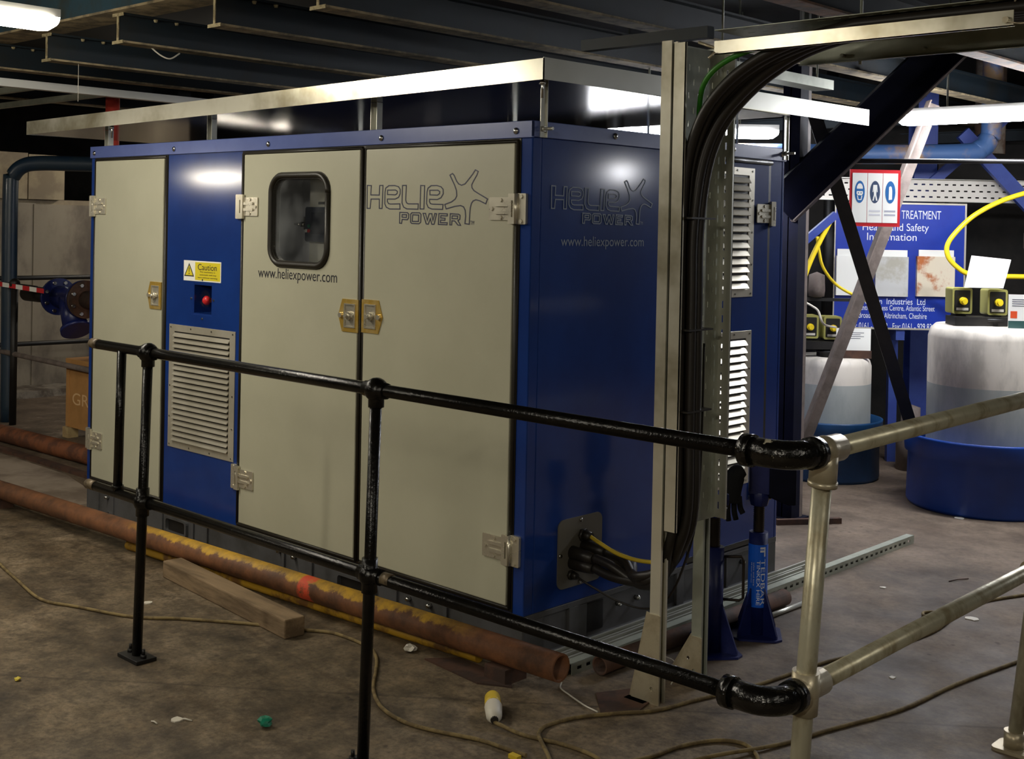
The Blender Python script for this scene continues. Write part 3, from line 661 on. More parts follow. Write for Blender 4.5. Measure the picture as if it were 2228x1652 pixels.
# ------------------------------------------------------------ drip tray over the cabinet
ty0, ty1 = -.06, 2.34; tx0, tx1 = -3.868, .1
tray = thing('drip_tray', (-1.9, 1.1, 2.1), 'wide silver metal drip tray roofing over the blue and grey cabinet', 'drip tray')
zt = lambda x, y: 2.052 + (x - tx0) / (tx1 - tx0) * .05 + (y - ty0) / (ty1 - ty0) * .014
def sheet(b, a, c, z0, z1, th):
    # upstand between corner a and c, thickness th inwards
    (xa, ya), (xb, yb) = a, c
    d = V((xb - xa, yb - ya, 0)).normalized(); n = V((-d.y, d.x, 0)) * th
    P = []
    for z in (z0, z1):
        P += [V((xa, ya, zt(xa, ya) + z)), V((xb, yb, zt(xb, yb) + z)), V((xb, yb, zt(xb, yb) + z)) + n, V((xa, ya, zt(xa, ya) + z)) + n]
    v = b.verts(P)
    for f in ((0, 3, 2, 1), (4, 5, 6, 7), (0, 1, 5, 4), (1, 2, 6, 5), (2, 3, 7, 6), (3, 0, 4, 7)): b.face([v[i] for i in f])
b = MB(); sheet(b, (tx0, ty0), (tx1, ty0), 0, .075, .004)
part(b, 'front_edge', m_tray, tray, 0, 'bright brushed steel front edge')
b = MB(); sheet(b, (tx1, ty0), (tx1, ty1), 0, .078, .004); part(b, 'side_edge', m_galv, tray)
b = MB(); sheet(b, (tx1 - .004, 1.604), (tx0, 1.604), 0, .075, .004); sheet(b, (tx0, 1.6), (tx0, ty0), 0, .075, .004); part(b, 'rear_edge', m_galv, tray)
b = MB(); sheet(b, (tx0 + .004, ty0 + .004), (tx1 - .004, ty0 + .004), .002, .006, 1.66); part(b, 'tray_floor', m_trayu, tray, 0, 'dark shiny underside')
for (x, y, z0) in ((-.966, .1, ZT), (-2.194, .1, ZT), (-3.19, .1, ZT), (.012, .043, 1.908), (.012, 1.715, 1.915), (-1.6, 1.6, ZT), (-2.9, 1.6, ZT)):
    b = MB(); zz = zt(x, y)
    if x > 0: b.box((x - .003, y - .016, z0), (x, y + .016, zz + .002)); b.box((x - .003, y + .013, z0), (x + .006, y + .016, zz + .002)); b.cyl((x, y - .004, z0 + .03), (x + .05, y - .004, z0 + .03), .006, 8); b.tube([(x, y - .004, z0 + .03), (x + .012, y - .004, z0 + .03)], .011, 6)
    else: b.prof((x, y, z0), (x, y, zz), UPROF(.041, .03, .003), (0, -1, 0))
    part(b, 'support_strut', m_galv, tray)
b = MB()
for x, y in ((.06, -.02), (-2.95, -.03)): b.cyl((x, y, zt(x, y) - .06), (x, y, zt(x, y) + .02), .005, 8); b.tube([(x, y, zt(x, y) - .012), (x, y, zt(x, y))], .012, 6)
split_parts(b, 'threaded_stud', m_screw, tray)

# ------------------------------------------------------------ black railing
RY = -.95; RT = 1.104; RL = .567
rail = thing('handrail', (.1, RY, 0), 'black painted tubular handrail in front of the cabinet', 'railing')
b = MB(); b.tube([(-1.335, RY, RT + .002), (1.55, RY, RT)], .0185, 14); part(b, 'top_rail', m_black, rail)
b = MB(); b.tube([(-1.385, RY, RT + .003), (-1.33, RY, RT + .002)], .019, 14); part(b, 'bare_rail_end', m_railbare, rail)
b = MB(); b.tube([(-1.345, RY, RL), (1.515, RY, RL - .004)], .0185, 14); part(b, 'lower_rail', m_black, rail)
b = MB(); b.tube([(-1.40, RY, RL), (-1.34, RY, RL)], .019, 14); b.tube([(.325, RY, RL), (.36, RY, RL)], .0195, 14); split_parts(b, 'bare_rail_patch', m_railbare, rail)
def ball(b, c, r): b.lathe(V(c) - V((0, 0, r)), [(0, 0)] + [(r * math.sin(PI * k / 10), r - r * math.cos(PI * k / 10)) for k in range(1, 10)] + [(0, 2 * r)], 18)
for (xt, xb) in ((-.978, -1.0), (.277, .262)):
    b = MB(); b.tube([(xt, RY, RT), (xb, RY - .012, .012)], .0178, 14); part(b, 'post', m_black, rail)
    for z, xx in ((RT, xt), (RL, xt + (xb - xt) * .5)):
        b = MB(); yy = RY - .006 * (z < 1); ball(b, (xx, yy, z), .036 if z > 1 else .033)
        b.tube([(xx - .045, RY, z), (xx + .045, RY, z)], .0235, 14); b.tube([(xx, yy, z - .05), (xx, yy, z + (.0 if z > 1 else .05))], .0235, 14)
        part(b, 'ball_joint', m_black, rail)
    b = MB(); b.box((xb - .068, RY - .052, 0), (xb + .068, RY + .028, .014)); fp = part(b, 'foot_plate', m_black2, rail, .002)
    b = MB()
    for dx in (-.045, .045): b.tube([(xb + dx, RY - .012, .014), (xb + dx, RY - .012, .026)], .012, 6); b.cyl((xb + dx, RY - .012, .026), (xb + dx, RY - .012, .044), .006, 8)
    part(b, 'anchor_bolt', m_black2, fp)
b = MB(); b.tube([(-1.163, RY, RT), (-1.178, RY, RL)], .0168, 14); b.tube([(-1.178, RY, RL + .018), (-1.178, RY, RL + .03)], .022, 12); part(b, 'baluster', m_black, rail)
def elbow(z, name):
    b = MB(); c = V((1.585, RY + .075, z)); pts = [(1.525, RY, z)]
    for k in range(9):
        t = -PI / 2 + PI / 2 * k / 8; pts.append((1.58 + .06 * math.cos(t), RY + .06 + .06 * math.sin(t), z))
    pts.append((1.64, RY + .085, z))
    b.tube(pts, .0315, 18); b.tube([(1.515, RY, z), (1.54, RY, z)], .036, 18); b.tube([(1.64, RY + .065, z), (1.64, RY + .092, z)], .036, 18)
    return part(b, 'elbow', m_chip, rail, 0, 'glossy black painted elbow')
elbow(RT, 'e')
b = MB(); z = RL - .004; pts = [(1.49, RY, z)]
for k in range(9):
    t = -PI / 2 + PI / 2 * k / 8; pts.append((1.545 + .06 * math.cos(t), RY + .06 + .06 * math.sin(t), z))
pts.append((1.605, RY + .085, z)); b.tube(pts, .0315, 18); b.tube([(1.48, RY, z), (1.505, RY, z)], .036, 18); b.tube([(1.605, RY + .065, z), (1.605, RY + .092, z)], .036, 18)
part(b, 'elbow', m_chip, rail, 0, 'glossy black painted elbow')

# ------------------------------------------------------------ galvanised railing
gr = thing('handrail', (1.62, .3, 0), 'weathered galvanised tubular handrail running off to the right', 'railing')
GY = RY + .13
b = MB(); b.tube([(1.64, GY, 1.104), (1.655, .9, 1.125), (1.66, 2.4, 1.13)], .0225, 16); part(b, 'top_rail', m_railgalv, gr)
b = MB(); b.tube([(1.605, GY, RL), (1.6, .62, RL + .01), (1.6, 2.4, RL + .01)], .0225, 16); part(b, 'lower_rail', m_railgalv, gr)
b = MB(); b.tube([(1.64, GY, 1.104), (1.605, GY, RL), (1.575, GY, .0)], .0222, 16); part(b, 'post', m_railgalv, gr)
b = MB(); b.tube([(1.655, .585, 1.12), (1.6, .575, RL + .01), (1.545, .564, .0)], .0222, 16); part(b, 'post', m_railgalv, gr)
b = MB(); b.tube([(1.64, GY - .052, 1.104), (1.64, GY + .06, 1.104)], .031, 18); b.tube([(1.64, GY, 1.104), (1.636, GY, 1.03)], .031, 18); b.tube([(1.637, GY, 1.036), (1.636, GY, 1.024)], .033, 18); ball(b, (1.64, GY, 1.104), .033); part(b, 'tee_fitting', m_fit, gr)
b = MB(); b.tube([(1.607, GY, RL + .04), (1.603, GY, RL - .055)], .031, 18); b.tube([(1.605, GY - .05, RL), (1.605, GY + .07, RL)], .0305, 18); ball(b, (1.605, GY, RL), .034); part(b, 'cross_fitting', m_fit, gr)
b = MB(); b.tube([(1.603, .575, RL + .06), (1.598, .575, RL - .04)], .031, 18); b.tube([(1.6, .51, RL + .01), (1.6, .64, RL + .01)], .0305, 18); ball(b, (1.6, .575, RL + .01), .034); part(b, 'cross_fitting', m_fit, gr)
b = MB(); b.plate(rrect(1.49, .515, 1.605, .615, .02, 3), [], 0, .01, Matrix.Identity(4)); b.tube([(1.546, .564, .01), (1.547, .564, .06)], .031, 18); part(b, 'floor_flange', m_fit, gr)
b = MB(); b.tube([(1.575, GY, .01), (1.576, GY, .06)], .031, 18); b.plate(rrect(1.52, GY - .05, 1.63, GY + .05, .02, 3), [], 0, .01, Matrix.Identity(4)); part(b, 'floor_flange', m_fit, gr)

# ------------------------------------------------------------ cable tower
tw = thing('cable_tower', (.55, .2, 0), 'tall galvanised strut frame carrying a perforated vertical cable tray', 'cable tray')
for y0, ztop in ((.07, 2.21), (.315, 2.21)):
    b = MB(); b.prof((.549, y0, 0), (.549, y0, ztop), CPROF(.041, .0025, .022), (1, 0, 0)); part(b, 'strut_post', m_tray if y0 < .2 else m_galvd, tw)
    b = MB(); yp = y0 - .022
    b.plate([(.435, 0.0), (.575, 0.0), (.575, .17), (.535, .17)] if y0 > .2 else [(.46, 0), (.575, 0), (.575, .30), (.525, .30)], [circ(.545, .05, .007), circ(.52, .09 if y0 > .2 else .12, .006)], 0, .004, FM(yp))
    b.box((.45, yp - .03, 0), (.53, yp, .004)); b.bar((.46 if y0 < .2 else .435, yp + .004, .0), (.525 if y0 < .2 else .535, yp + .004, .30 if y0 < .2 else .17), .022, .003, (0, 1, 0))
    part(b, 'foot_bracket', m_fit, tw)
b = MB(); b.box((-.02, .28, 2.25), (.55, .321, 2.291)); part(b, 'top_strut', m_beam, tw)
# perforated tray (plane x = .575)
y0, y1, z0, z1 = .05, .345, .585, 2.2
holes = []
r = 0; z = z0 + .03
while z < z1 - .05:
    for c in range(5):
        if r % 2 == 0: holes.append(rect(y0 + .03 + c * .055, z, y0 + .035 + c * .055, z + .02))
        elif c < 4: holes.append(rect(y0 + .058 + c * .055, z + .004, y0 + .062 + c * .055, z + .024))
    z += .042 if r % 2 == 0 else .052; r += 1
b = MB(); b.plate(rect(y0, z0, y1, z1), holes, 0, .002, SM(.577)); tb = part(b, 'perforated_tray', m_galvd, tw)
b = MB(); b.box((.577, y0, z0), (.626, y0 + .002, z1)); b.box((.622, y0, z0), (.626, y0 + .008, z1)); part(b, 'near_flange', m_tray, tw)
b = MB(); b.plate(rect(.577, z0, .628, z1), [rect(.59, z0 + .03 + k * .05, .596, z0 + .055 + k * .05) for k in range(31)], -.002, 0, FM(y1)); b.box((.622, y1 - .008, z0), (.628, y1 + .002, z1)); part(b, 'far_flange', m_galv, tw)
# overhead tray
ht = thing('cable_tray', (1.25, .17, 2.15), 'galvanised overhead cable tray running right from the top of the cable tower', 'cable tray')
b = MB(); b.box((.757, .018, 2.143), (1.703, .021, 2.186)); b.box((.757, .018, 2.143), (1.703, .03, 2.146)); part(b, 'near_flange', m_tray, ht)
b = MB(); b.box((.89, .32, 2.13), (2.4, .323, 2.22)); b.box((.89, .31, 2.13), (2.4, .323, 2.132)); b.cyl((1.05, .3, 2.15), (1.05, .335, 2.15), .006, 8); b.cyl((1.32, .3, 2.15), (1.32, .335, 2.15), .006, 8); part(b, 'far_flange', m_galvd, ht)
hh = []
for i in range(28):
    for c in range(4):
        if i * .052 + .8 < 2.3: hh.append(rect(.79 + i * .052 + (c % 2) * .026, .05 + c * .068, .815 + i * .052 + (c % 2) * .026, .057 + c * .068))
b = MB(); b.plate(rect(.757, .018, 2.4, .323), hh, 2.22, 2.222, Matrix.Identity(4)); part(b, 'perforated_base', m_galvd, ht)
b = MB(); b.tube([(.765, .01, 2.15), (.75, .0, 2.13)], .004, 8); b.tube([(.757, .02, 2.165), (.69, .03, 2.19)], .005, 8); b.tube([(1.685, .018, 2.16), (1.685, .008, 2.16)], .009, 12); split_parts(b, 'bolt', m_fit, ht)
o = MB().tube(smoothpath([(1.69, .01, 2.155), (1.74, .0, 2.145), (1.80, .0, 2.165), (1.83, .01, 2.22), (1.75, .02, 2.25), (1.70, .03, 2.21)], 5), .0022, 6).build('wire_loop', m_fit); tag(o, 'thin wire loop hanging from the right end of the overhead tray', 'wire')
for x, zt_ in ((1.1, 3.1), (2.0, 3.1)):
    o = MB().cyl((x, .33, 2.12), (x, .33, zt_), .005, 8).build('hanger_rod', m_galvd); tag(o, ('thin steel hanger rod holding the middle of the overhead cable tray' if x < 1.5 else 'thin steel hanger rod holding the far right end of the overhead cable tray'), 'rod')

# cables
def cable(pts, r, m, lab, cat='cable', grp=None, n=10, seg=6, name='power_cable'):
    o = MB().tube(smoothpath(pts, seg), r, n).build(name, m); tag(o, lab, cat, grp); return o
starts = [(.115, .262, .362, -.0), (.115, .262, .325, 0), (.115, .33, .345, 0), (.115, .33, .375, 0), (.115, .375, .355, 0)]
offs = [(.600, .085, .060), (.600, .12, .095), (.600, .155, .13), (.632, .103, .165), (.632, .138, .20)]
for i, ((sx, sy, sz, _), (ox, oy, hy)) in enumerate(zip(starts, offs)):
    dz = (ox - .6) * .9
    e = (ox - .6)
    cable([(sx, sy, sz), (sx + .09, sy - .01, sz - .01), (.33, .25 - i * .006, .315 + i * .008), (.46, .2 + i * .008, .36 + i * .01), (.56 + e, oy + .01, .49 + i * .01), (.603 + e, oy, .66), (.602 + e, oy, .95), (.600 + e, oy, 1.35), (.600 + e, oy, 1.58), (.618 + e * 1.1, oy + (hy - oy) * .15, 1.80 - e * .3), (.675 + e * .9, oy + (hy - oy) * .35, 1.95 - e * .6), (.765 + e * .7, oy + (hy - oy) * .6, 2.05 - e * .6), (.88 + e * .4, oy + (hy - oy) * .8, 2.12 - e * .4), (1.02, hy, 2.165), (1.2, hy, 2.196), (1.35, hy, 2.2), (2.35, hy, 2.2)],
          (.0175), m_cable, 'thick black cable from tower to overhead tray, %s' % ('nearest in the rear row', 'middle of the rear row', 'farthest in the rear row', 'nearer of the two in front', 'farther of the two in front')[i], 'cable', 'black power cables up the cable tower', 10)
cable([(.592, .192, .61), (.592, .192, .9), (.592, .192, 1.4), (.592, .19, 1.6), (.598, .18, 1.82), (.635, .12, 1.98), (.70, .06, 2.07), (.80, .045, 2.13), (.95, .05, 2.165), (1.1, .05, 2.168), (1.5, .05, 2.168)], .0095, m_green, 'green and yellow earth cable beside the black cables', name='earth_cable')
cable([(.045, .318, .42), (.1, .312, .405), (.2, .3, .385), (.33, .28, .39), (.46, .24, .43), (.545, .16, .55), (.588, .20, .72), (.586, .215, 1.3)], .0075, m_yelc, 'yellow cable sagging out of the gland plate on the cabinet side', name='control_cable')
cable([(.035, .252, .28), (.1, .25, .262), (.22, .27, .225), (.34, .27, .225), (.45, .24, .28), (.55, .2, .42), (.6, .215, .66), (.606, .22, 1.2)], .004, m_cable, 'thin black cable drooping from the lowest gland of the plate', name='control_cable')
for z in (.98, 1.25, 1.62):
    o = MB().box((.58, .066, z), (.652, .205, z + .006)).build('cable_tie', m_cable); tag(o, {.98: 'black cable tie round the cables, lowest on the cable tower', 1.25: 'black cable tie round the cables, middle one on the cable tower', 1.62: 'black cable tie round the cables, topmost on the cable tower'}[z], 'cable tie', 'cable ties on the tower')

# ------------------------------------------------------------ pipes and channel on the floor
PA = V((-4.3, -.337, .098)); PB = V((.300, -.134, .1))
pc = (PA + PB) / 2
PX0, PX1, PO = -2.35 - pc.x, -.02 - pc.x, -.98 - pc.x
m_ppipe = painted_pipe_mat()
o = MB().ring(PA, PB, .048, .041, 28).build('steel_pipe', m_ppipe); tag(o, 'long rusty steel pipe with yellow paint lying along the cabinet base', 'pipe')
m_yp = M('yellow_and_rust_rod', (196, 152, 42), .55, 0, (120, 84, 40), 9, .45, .62, bump=.4)
o = MB().tube([(-2.35, -.235, .024), (-.12, -.098, .024)], .023, 12).build('steel_bar', m_yp); tag(o, 'thin yellow painted bar on the floor beneath the long rusty pipe', 'bar')
for x, lab in ((-3.6, 'left end'), (.05, 'open right end')):
    p = PA + (PB - PA) * ((x - PA.x) / (PB.x - PA.x)); o = MB().box((x - .05, p.y - .05, 0), (x + .05, p.y + (.0 if x == -.5 else .06), p.z - .0475)).build('packing_block', m_brown); tag(o, 'rusty packing block under the %s of the long pipe' % lab, 'block')
o = MB().plate([(-.28, -.22), (.02, -.25), (.13, -.19), (.06, -.13), (-.2, -.12)], [], 0, .006, Matrix.Identity(4)).build('steel_offcut', m_brown); tag(o, 'flat rusty plate offcut on the floor below the open pipe end', 'offcut')
o = MB().plate([(.36, -.02), (.50, -.16), (.56, -.05), (.52, .12), (.42, .1)], [], 0, .004, Matrix.Identity(4)).build('steel_offcut', m_brown); tag(o, 'reddish brown plate on the floor by the cable tower foot', 'offcut')
TM = Matrix.Translation((-1.315, -.365, 0)) @ Matrix.Rotation(math.radians(-5.5), 4, 'Z')
o = MB().box((-.52, -.045, .0), (.52, .045, .075), TM).build('timber_baulk', m_wood, bevel=.006); tag(o, 'weathered square timber baulk on the floor behind the left post', 'timber')
# galvanised channels along the cabinet side
def chan(x, ya, yb, lab):
    b = MB(); b.prof((x, ya, .0206), (x + .0, yb, .0206), CPROF(.041, .0025, .022))
    o = b.build('steel_channel', m_galv); tag(o, lab, 'channel', 'galvanised channels beside the cabinet')
    return o
chan(.075, .06, 1.92, 'galvanised channel on the floor nearest the cabinet side')
chan(.123, .0, 1.78, 'galvanised channel on the floor, middle of the three by the cabinet')
b = MB(); b.prof((.172, .05, 0), (.172, 2.75, 0), [(-.02, 0), (-.02, .041), (.02, .041), (.02, .038), (-.017, .038), (-.017, 0)])
b.plate(rect(.05, .0, 2.75, .041), [rect(.08 + i * .05, .014, .105 + i * .05, .026) for i in range(53)], 0, .003, SM(.19))
o = b.build('slotted_channel', m_galvd); tag(o, 'perforated galvanised channel on the floor reaching furthest right', 'channel')
o = MB().ring((.262, .12, .036), (.285, 1.33, .036), .034, .028, 20).build('steel_pipe', m_brown); tag(o, 'short dark rusty pipe lying beside the galvanised channels', 'pipe')
o = MB().tube([(.335, 1.03, .011), (.345, 1.47, .011)], .0105, 10).build('conduit', m_galv); tag(o, 'thin bright conduit on the floor in front of the galvanised channels', 'conduit')
# slab edges and a back pipe at left
MB().plate([(-7.6, .30), (-5.3, .34), (-4.1, .335), (-3.3, .16), (-3.3, -.045), (-3.58, -.05), (-4.2, -.03), (-7.6, .0)], [], 0, .018, Matrix.Identity(4)).build('trim_3', M('pale_worn_slab', (150, 136, 120), .75, 0, (112, 98, 84), 2.6, .4, .62, bump=.5), kind='structure')
o = MB().ring((-7.4, .5, .06), (-3.45, .655, .06), .058, .05, 24).build('steel_pipe', m_rust); tag(o, 'rusty brown pipe on the floor behind the cabinet at far left', 'pipe')
for nm, box, mt in (('trim_1', ((-9, .40, 0), (-3.3, .46, .02)), m_brown),):
    MB().box(*box).build(nm, mt, kind='structure')

# ------------------------------------------------------------ jacks
def jack(x, y, htube, zscrew, zhead, lab, rot, sticker=False, handle=False, rt=.037):
    j = thing('screw_jack', (x, y, 0), lab, 'jack', 'blue screw jacks by the cabinet side')
    R = Matrix.Translation((x, y, 0)) @ Matrix.Rotation(rot, 4, 'Z')
    b = MB(); b.plate([(-.095, -.07), (-.07, -.095), (.07, -.095), (.095, -.07), (.095, .07), (.07, .095), (-.07, .095), (-.095, .07)], [], 0, .008, R); part(b, 'base_plate', m_jack, j)
    b = MB(); b.tube([R @ V((0, 0, .008)), R @ V((0, 0, htube))], rt, 20); tb = part(b, 'outer_tube', m_jack, j)
    b = MB()
    for k in range(4):
        Q = R @ Matrix.Rotation(k * PI / 2 + PI / 4, 4, 'Z') @ Matrix(((1, 0, 0, 0), (0, 0, -1, 0), (0, 1, 0, 0), (0, 0, 0, 1)))
        b.plate([(rt - .004, .008), (.105, .008), (.105, .02), (rt - .004, .2)], [], -.004, .004, Q)
    split_parts(b, 'gusset', m_jack, j, None, -.012)
    pts = []; rr = []; z = htube
    while z < zscrew: pts += [R @ V((0, 0, z)), R @ V((0, 0, z + .004))]; rr += [.019, .0225]; z += .008
    part(MB().tube(pts, rr, 14), 'screw', m_screwd, j)
    b = MB(); b.tube([R @ V((0, 0, zscrew - .004)), R @ V((0, 0, zscrew + .02)), R @ V((0, 0, zscrew + .05))], [.034, .04, .04], 8)
    b.box((-.042, -.036, zscrew + .05), (-.030, .036, zhead), R); b.box((.030, -.036, zscrew + .05), (.042, .036, zhead), R); b.box((-.042, -.036, zscrew + .045), (.042, .036, zhead - .02), R); part(b, 'yoke_head', m_jack, j, .002)
    b = MB(); b.tube([R @ V((-.045, 0, zscrew + .025)), R @ V((.045, 0, zscrew + .025))], .006, 8); part(b, 'cross_pin', m_screw, j)
    if sticker:
        D = (CP - V((x, y, 0))); a0 = math.atan2(D.y, D.x); n = 10; z0s, z1s = htube - .29, htube - .045; rs = rt + .0012
        b = MB(); A = []; B = []
        for k in range(n + 1):
            t = a0 + math.radians(95 * (2 * k / n - 1)); A.append(b.bm.verts.new((x + rs * math.cos(t), y + rs * math.sin(t), z0s))); B.append(b.bm.verts.new((x + rs * math.cos(t), y + rs * math.sin(t), z1s)))
        for k in range(n): b.face([A[k], A[k + 1], B[k + 1], B[k]])
        part(b, 'sticker', m_glabel, tb, 0, 'bright blue hire sticker with white lettering')
        b = MB()
        def wrap(body, box):
            # text reads downwards: u -> -z, v -> towards the right (angle)
            m0 = MB(); m0.text(body, box, Matrix.Identity(4)); 
            for f in m0.bm.faces:
                vs = []
                for v in f.verts:
                    t = a0 + v.co.y / rs; q = rs + .0008
                    vs.append(b.bm.verts.new((x + q * math.cos(t), y + q * math.sin(t), z1s - v.co.x)))
                b.face(vs)
            m0.bm.free()
        wrap('TEDBAR', (.055, .012, .235, .030)); wrap('TINKEX HIRE', (.06, -.004, .235, .009))
        wrap('sales and hire', (.07, -.018, .16, -.0125)); wrap('24 hour service', (.07, -.028, .15, -.0225))
        for u0, u1 in ((.008, .014), (.022, .028)):
            pass
        for (u0, v0, u1, v1) in ((.008, .008, .016, .03), (.02, .008, .028, .03), (.008, .024, .045, .030)):
            n2 = 4; P = []
            for uu in (u0, u1):
                P.append([b.bm.verts.new((x + (rs + .0008) * math.cos(a0 + (v0 + (v1 - v0) * k / n2) / rs), y + (rs + .0008) * math.sin(a0 + (v0 + (v1 - v0) * k / n2) / rs), z1s - uu)) for k in range(n2 + 1)])
            for k in range(n2): b.face([P[0][k], P[0][k + 1], P[1][k + 1], P[1][k]])
        part(b, 'sticker_lettering', m_whiteink, tb)
    if handle:
        b = MB(); b.tube([V((x + .025, y + .02, .36)), V((x + .085, y + .055, .365)), V((x + .092, y + .06, .35)), V((x + .092, y + .06, .21)), V((x + .08, y + .052, .2)), V((x + .025, y + .02, .2))], .0055, 8); part(b, 'carry_handle', m_screwd, j)
    return j
jack(.396, .624, .398, .514, .60, 'blue screw jack half hidden behind the cable tower leg', .9, handle=True)
j2_ = jack(.405, .918, .406, .514, .70, 'blue screw jack with a bright hire sticker on its tube', .6, sticker=True)
b = MB(); gp_ = [(.372, .845, .655), (.356, .825, .635), (.347, .811, .58), (.345, .808, .53)]
b.tube(smoothpath(gp_, 5), [.026 + .012 * min(1, k / 6) for k in range(16)], 12)
for k, (dx, l) in enumerate(((-.030, .05), (-.010, .075), (.012, .07), (.032, .045))): b.tube(smoothpath([(.345 + dx * .73, .808 + dx * .68, .55), (.345 + dx * .85, .808 + dx * .8, .53 - l * .5), (.35 + dx, .812 + dx * .8, .53 - l)], 4), .011, 8)
o = b.build('work_glove', m_strap); tag(o, 'limp black work glove hanging from the head of the jack with the sticker', 'glove')
b = MB(); b.plate([(0, .03), (.07, 0), (.105, .0), (.105, .15), (.09, .165), (0, .155)], [], 0, .05, PM((.425, .94, .52), (.485, .995, .52))); part(b, 'side_plate', m_darkblue, j2_, .006)

# ------------------------------------------------------------ extension lead and litter
def lead(P, lab, r=.0065): return cable([(x, y, z) for x, y, z in P], r, m_lead, lab, 'extension lead', None, 8, 5, 'extension_lead')
Z = .0068
lead([(-2.9, -.70, Z), (-2.491, -.794, Z), (-2.182, -.852, Z), (-1.869, -.9, Z), (-1.683, -.84, Z), (-1.412, -.742, Z), (-1.268, -.62, Z), (-1.05, -.47, Z), (-.882, -.38, Z), (-.80, -.33, Z), (-.705, -.285, Z), (-.514, -.292, Z), (-.41, -.34, Z), (-.305, -.43, Z), (-.18, -.548, Z), (-.039, -.632, Z), (.101, -.657, Z), (.223, -.632, Z), (.356, -.583, Z), (.461, -.57, Z), (.537, -.561, Z)], 'dusty yellow extension lead winding over the floor from the left edge')
lead([(.312, -.465, .014), (.414, -.459, Z), (.494, -.441, Z), (.569, -.42, Z), (.676, -.417, Z), (.76, -.45, Z), (.84, -.5, Z)], 'short dusty lead running from the yellow plug')
lead([(.66, -.60, Z), (.6, -.528, Z), (.52, -.475, .018), (.463, -.423, .012), (.434, -.352, Z), (.454, -.242, Z), (.525, -.115, Z), (.60, .0, Z), (.639, .17, Z), (.709, .446, Z), (.762, .831, Z), (.833, 1.048, Z), (.885, 1.408, Z), (.868, 1.639, Z), (.843, 1.7, Z), (.789, 1.704, Z), (.75, 1.66, Z), (.78, 1.62, Z), (.835, 1.72, .018), (.863, 1.997, Z), (.947, 2.232, Z), (1.1, 2.6, Z)], 'dusty lead looping behind the cable tower feet towards the right')
lead([(.72, -.5, .012), (.795, -.326, Z), (.82, -.174, Z), (.874, -.055, Z), (.949, -.017, Z), (1.035, -.077, Z), (1.1, -.2, Z)], 'dusty lead making a small arch at the bottom of the photo')
lead([(.80, -.42, Z), (.88, -.3, Z), (.949, -.167, .018), (1.028, .066, Z), (1.075, .264, Z), (1.162, .596, Z), (1.193, .955, Z), (1.263, 1.395, Z), (1.35, 1.9, Z)], 'dusty lead crossing the floor beneath the galvanised railing')
plug = thing('industrial_plug', (.257, -.42, 0), 'yellow and white industrial plug lying on the floor', 'plug')
pa = V((.185, -.345, .028)); pb = V((.315, -.468, .02)); dd = pb - pa
part(MB().tube([pa, pa + dd * .06, pa + dd * .30, pa + dd * .42], [.022, .026, .027, .028], 16), 'yellow_collar', m_yelc, plug, 0, 'yellow collar')
part(MB().tube([pa + dd * .38, pa + dd * .45, pa + dd * .8, pa + dd * .97], [.027, .029, .026, .013], 16), 'plug_body', m_tie, plug, 0, 'grubby white body')
part(MB().tube([pa + dd * .9, pb], [.016, .012], 12), 'cable_boot', m_cable, plug)
o = MB().tube(smoothpath([(.229, -.046, .01), (.25, -.075, .004), (.31, -.10, .004), (.368, -.121, .004), (.42, -.14, .006), (.47, -.144, .004)], 5), .0028, 6).build('nylon_tie', m_tie); tag(o, 'white nylon tie curled on the floor below the open pipe end', 'tie')
o = MB().tube(smoothpath([(.31, .33, .06), (.34, .36, .04), (.40, .37, .03), (.47, .30, .03), (.50, .22, .008)], 5), .002, 6).build('nylon_tie', m_tie); tag(o, 'long thin white nylon tie between the two tower legs', 'tie')
o = MB().box((.50, -.60, 0), (.535, -.58, .012)).build('yellow_tag', m_yelc); tag(o, 'small yellow tag on the floor at the bottom of the photo', 'tag')
SCRAPS = [(.923, 1.743, .03, 'pale leaf shaped scrap on the floor under the lower galvanised rail'), (1.0, .866, .015, 'small white scrap on the floor right of the galvanised corner post'),
          (.457, 1.884, .016, 'small white scrap on the floor near the slotted channel'), (.121, 3.47, .03, 'torn white scrap against the foot of the bright blue tub'),
          (-.42, -1.155, .022, 'grey flake on the floor left of the green wrapper'), (-1.55, -.60, .02, 'small pale flake on the floor between left post and timber')]
def crumple(name, c, r, m, lab, cat, sd):
    random.seed(sd); b = MB(); bmesh.ops.create_icosphere(b.bm, subdivisions=2, radius=r)
    for v in b.bm.verts:
        v.co *= random.uniform(.6, 1.25); v.co.z *= .6
    mz = min(v.co.z for v in b.bm.verts)
    for v in b.bm.verts: v.co += V(c) - V((0, 0, mz))
    o = b.build(name, m); tag(o, lab, cat); return o
crumple('sweet_wrapper', (-.185, -.985, 0), .024, m_debrisg, 'crumpled green wrapper on the floor before the middle post', 'litter', 2)
crumple('paper_scrap', (-1.082, -1.364, 0), .011, m_debrisy, 'tiny yellow paper ball at the lower left of the floor', 'litter', 3)
crumple('plastic_scrap', (-.38, -.20, 0), .022, m_tie, 'clear plastic scrap on the floor just below the yellow bar', 'litter', 5)
crumple('paper_scrap', (-4.75, .12, 0), .03, m_debrisy, 'small yellowish scrap at the left edge behind the long pipe', 'litter', 7)
o = MB().box((-.62, 2.50, 0), (-.575, 2.92, .03)).build('rusty_bar', m_brown) if False else MB().bar((-.50, 2.56, .015), (-.28, 2.86, .015), .03, .03).build('rusty_bar', m_brown); tag(o, 'short rusty bar on the floor at the foot of the dark blue column', 'bar')
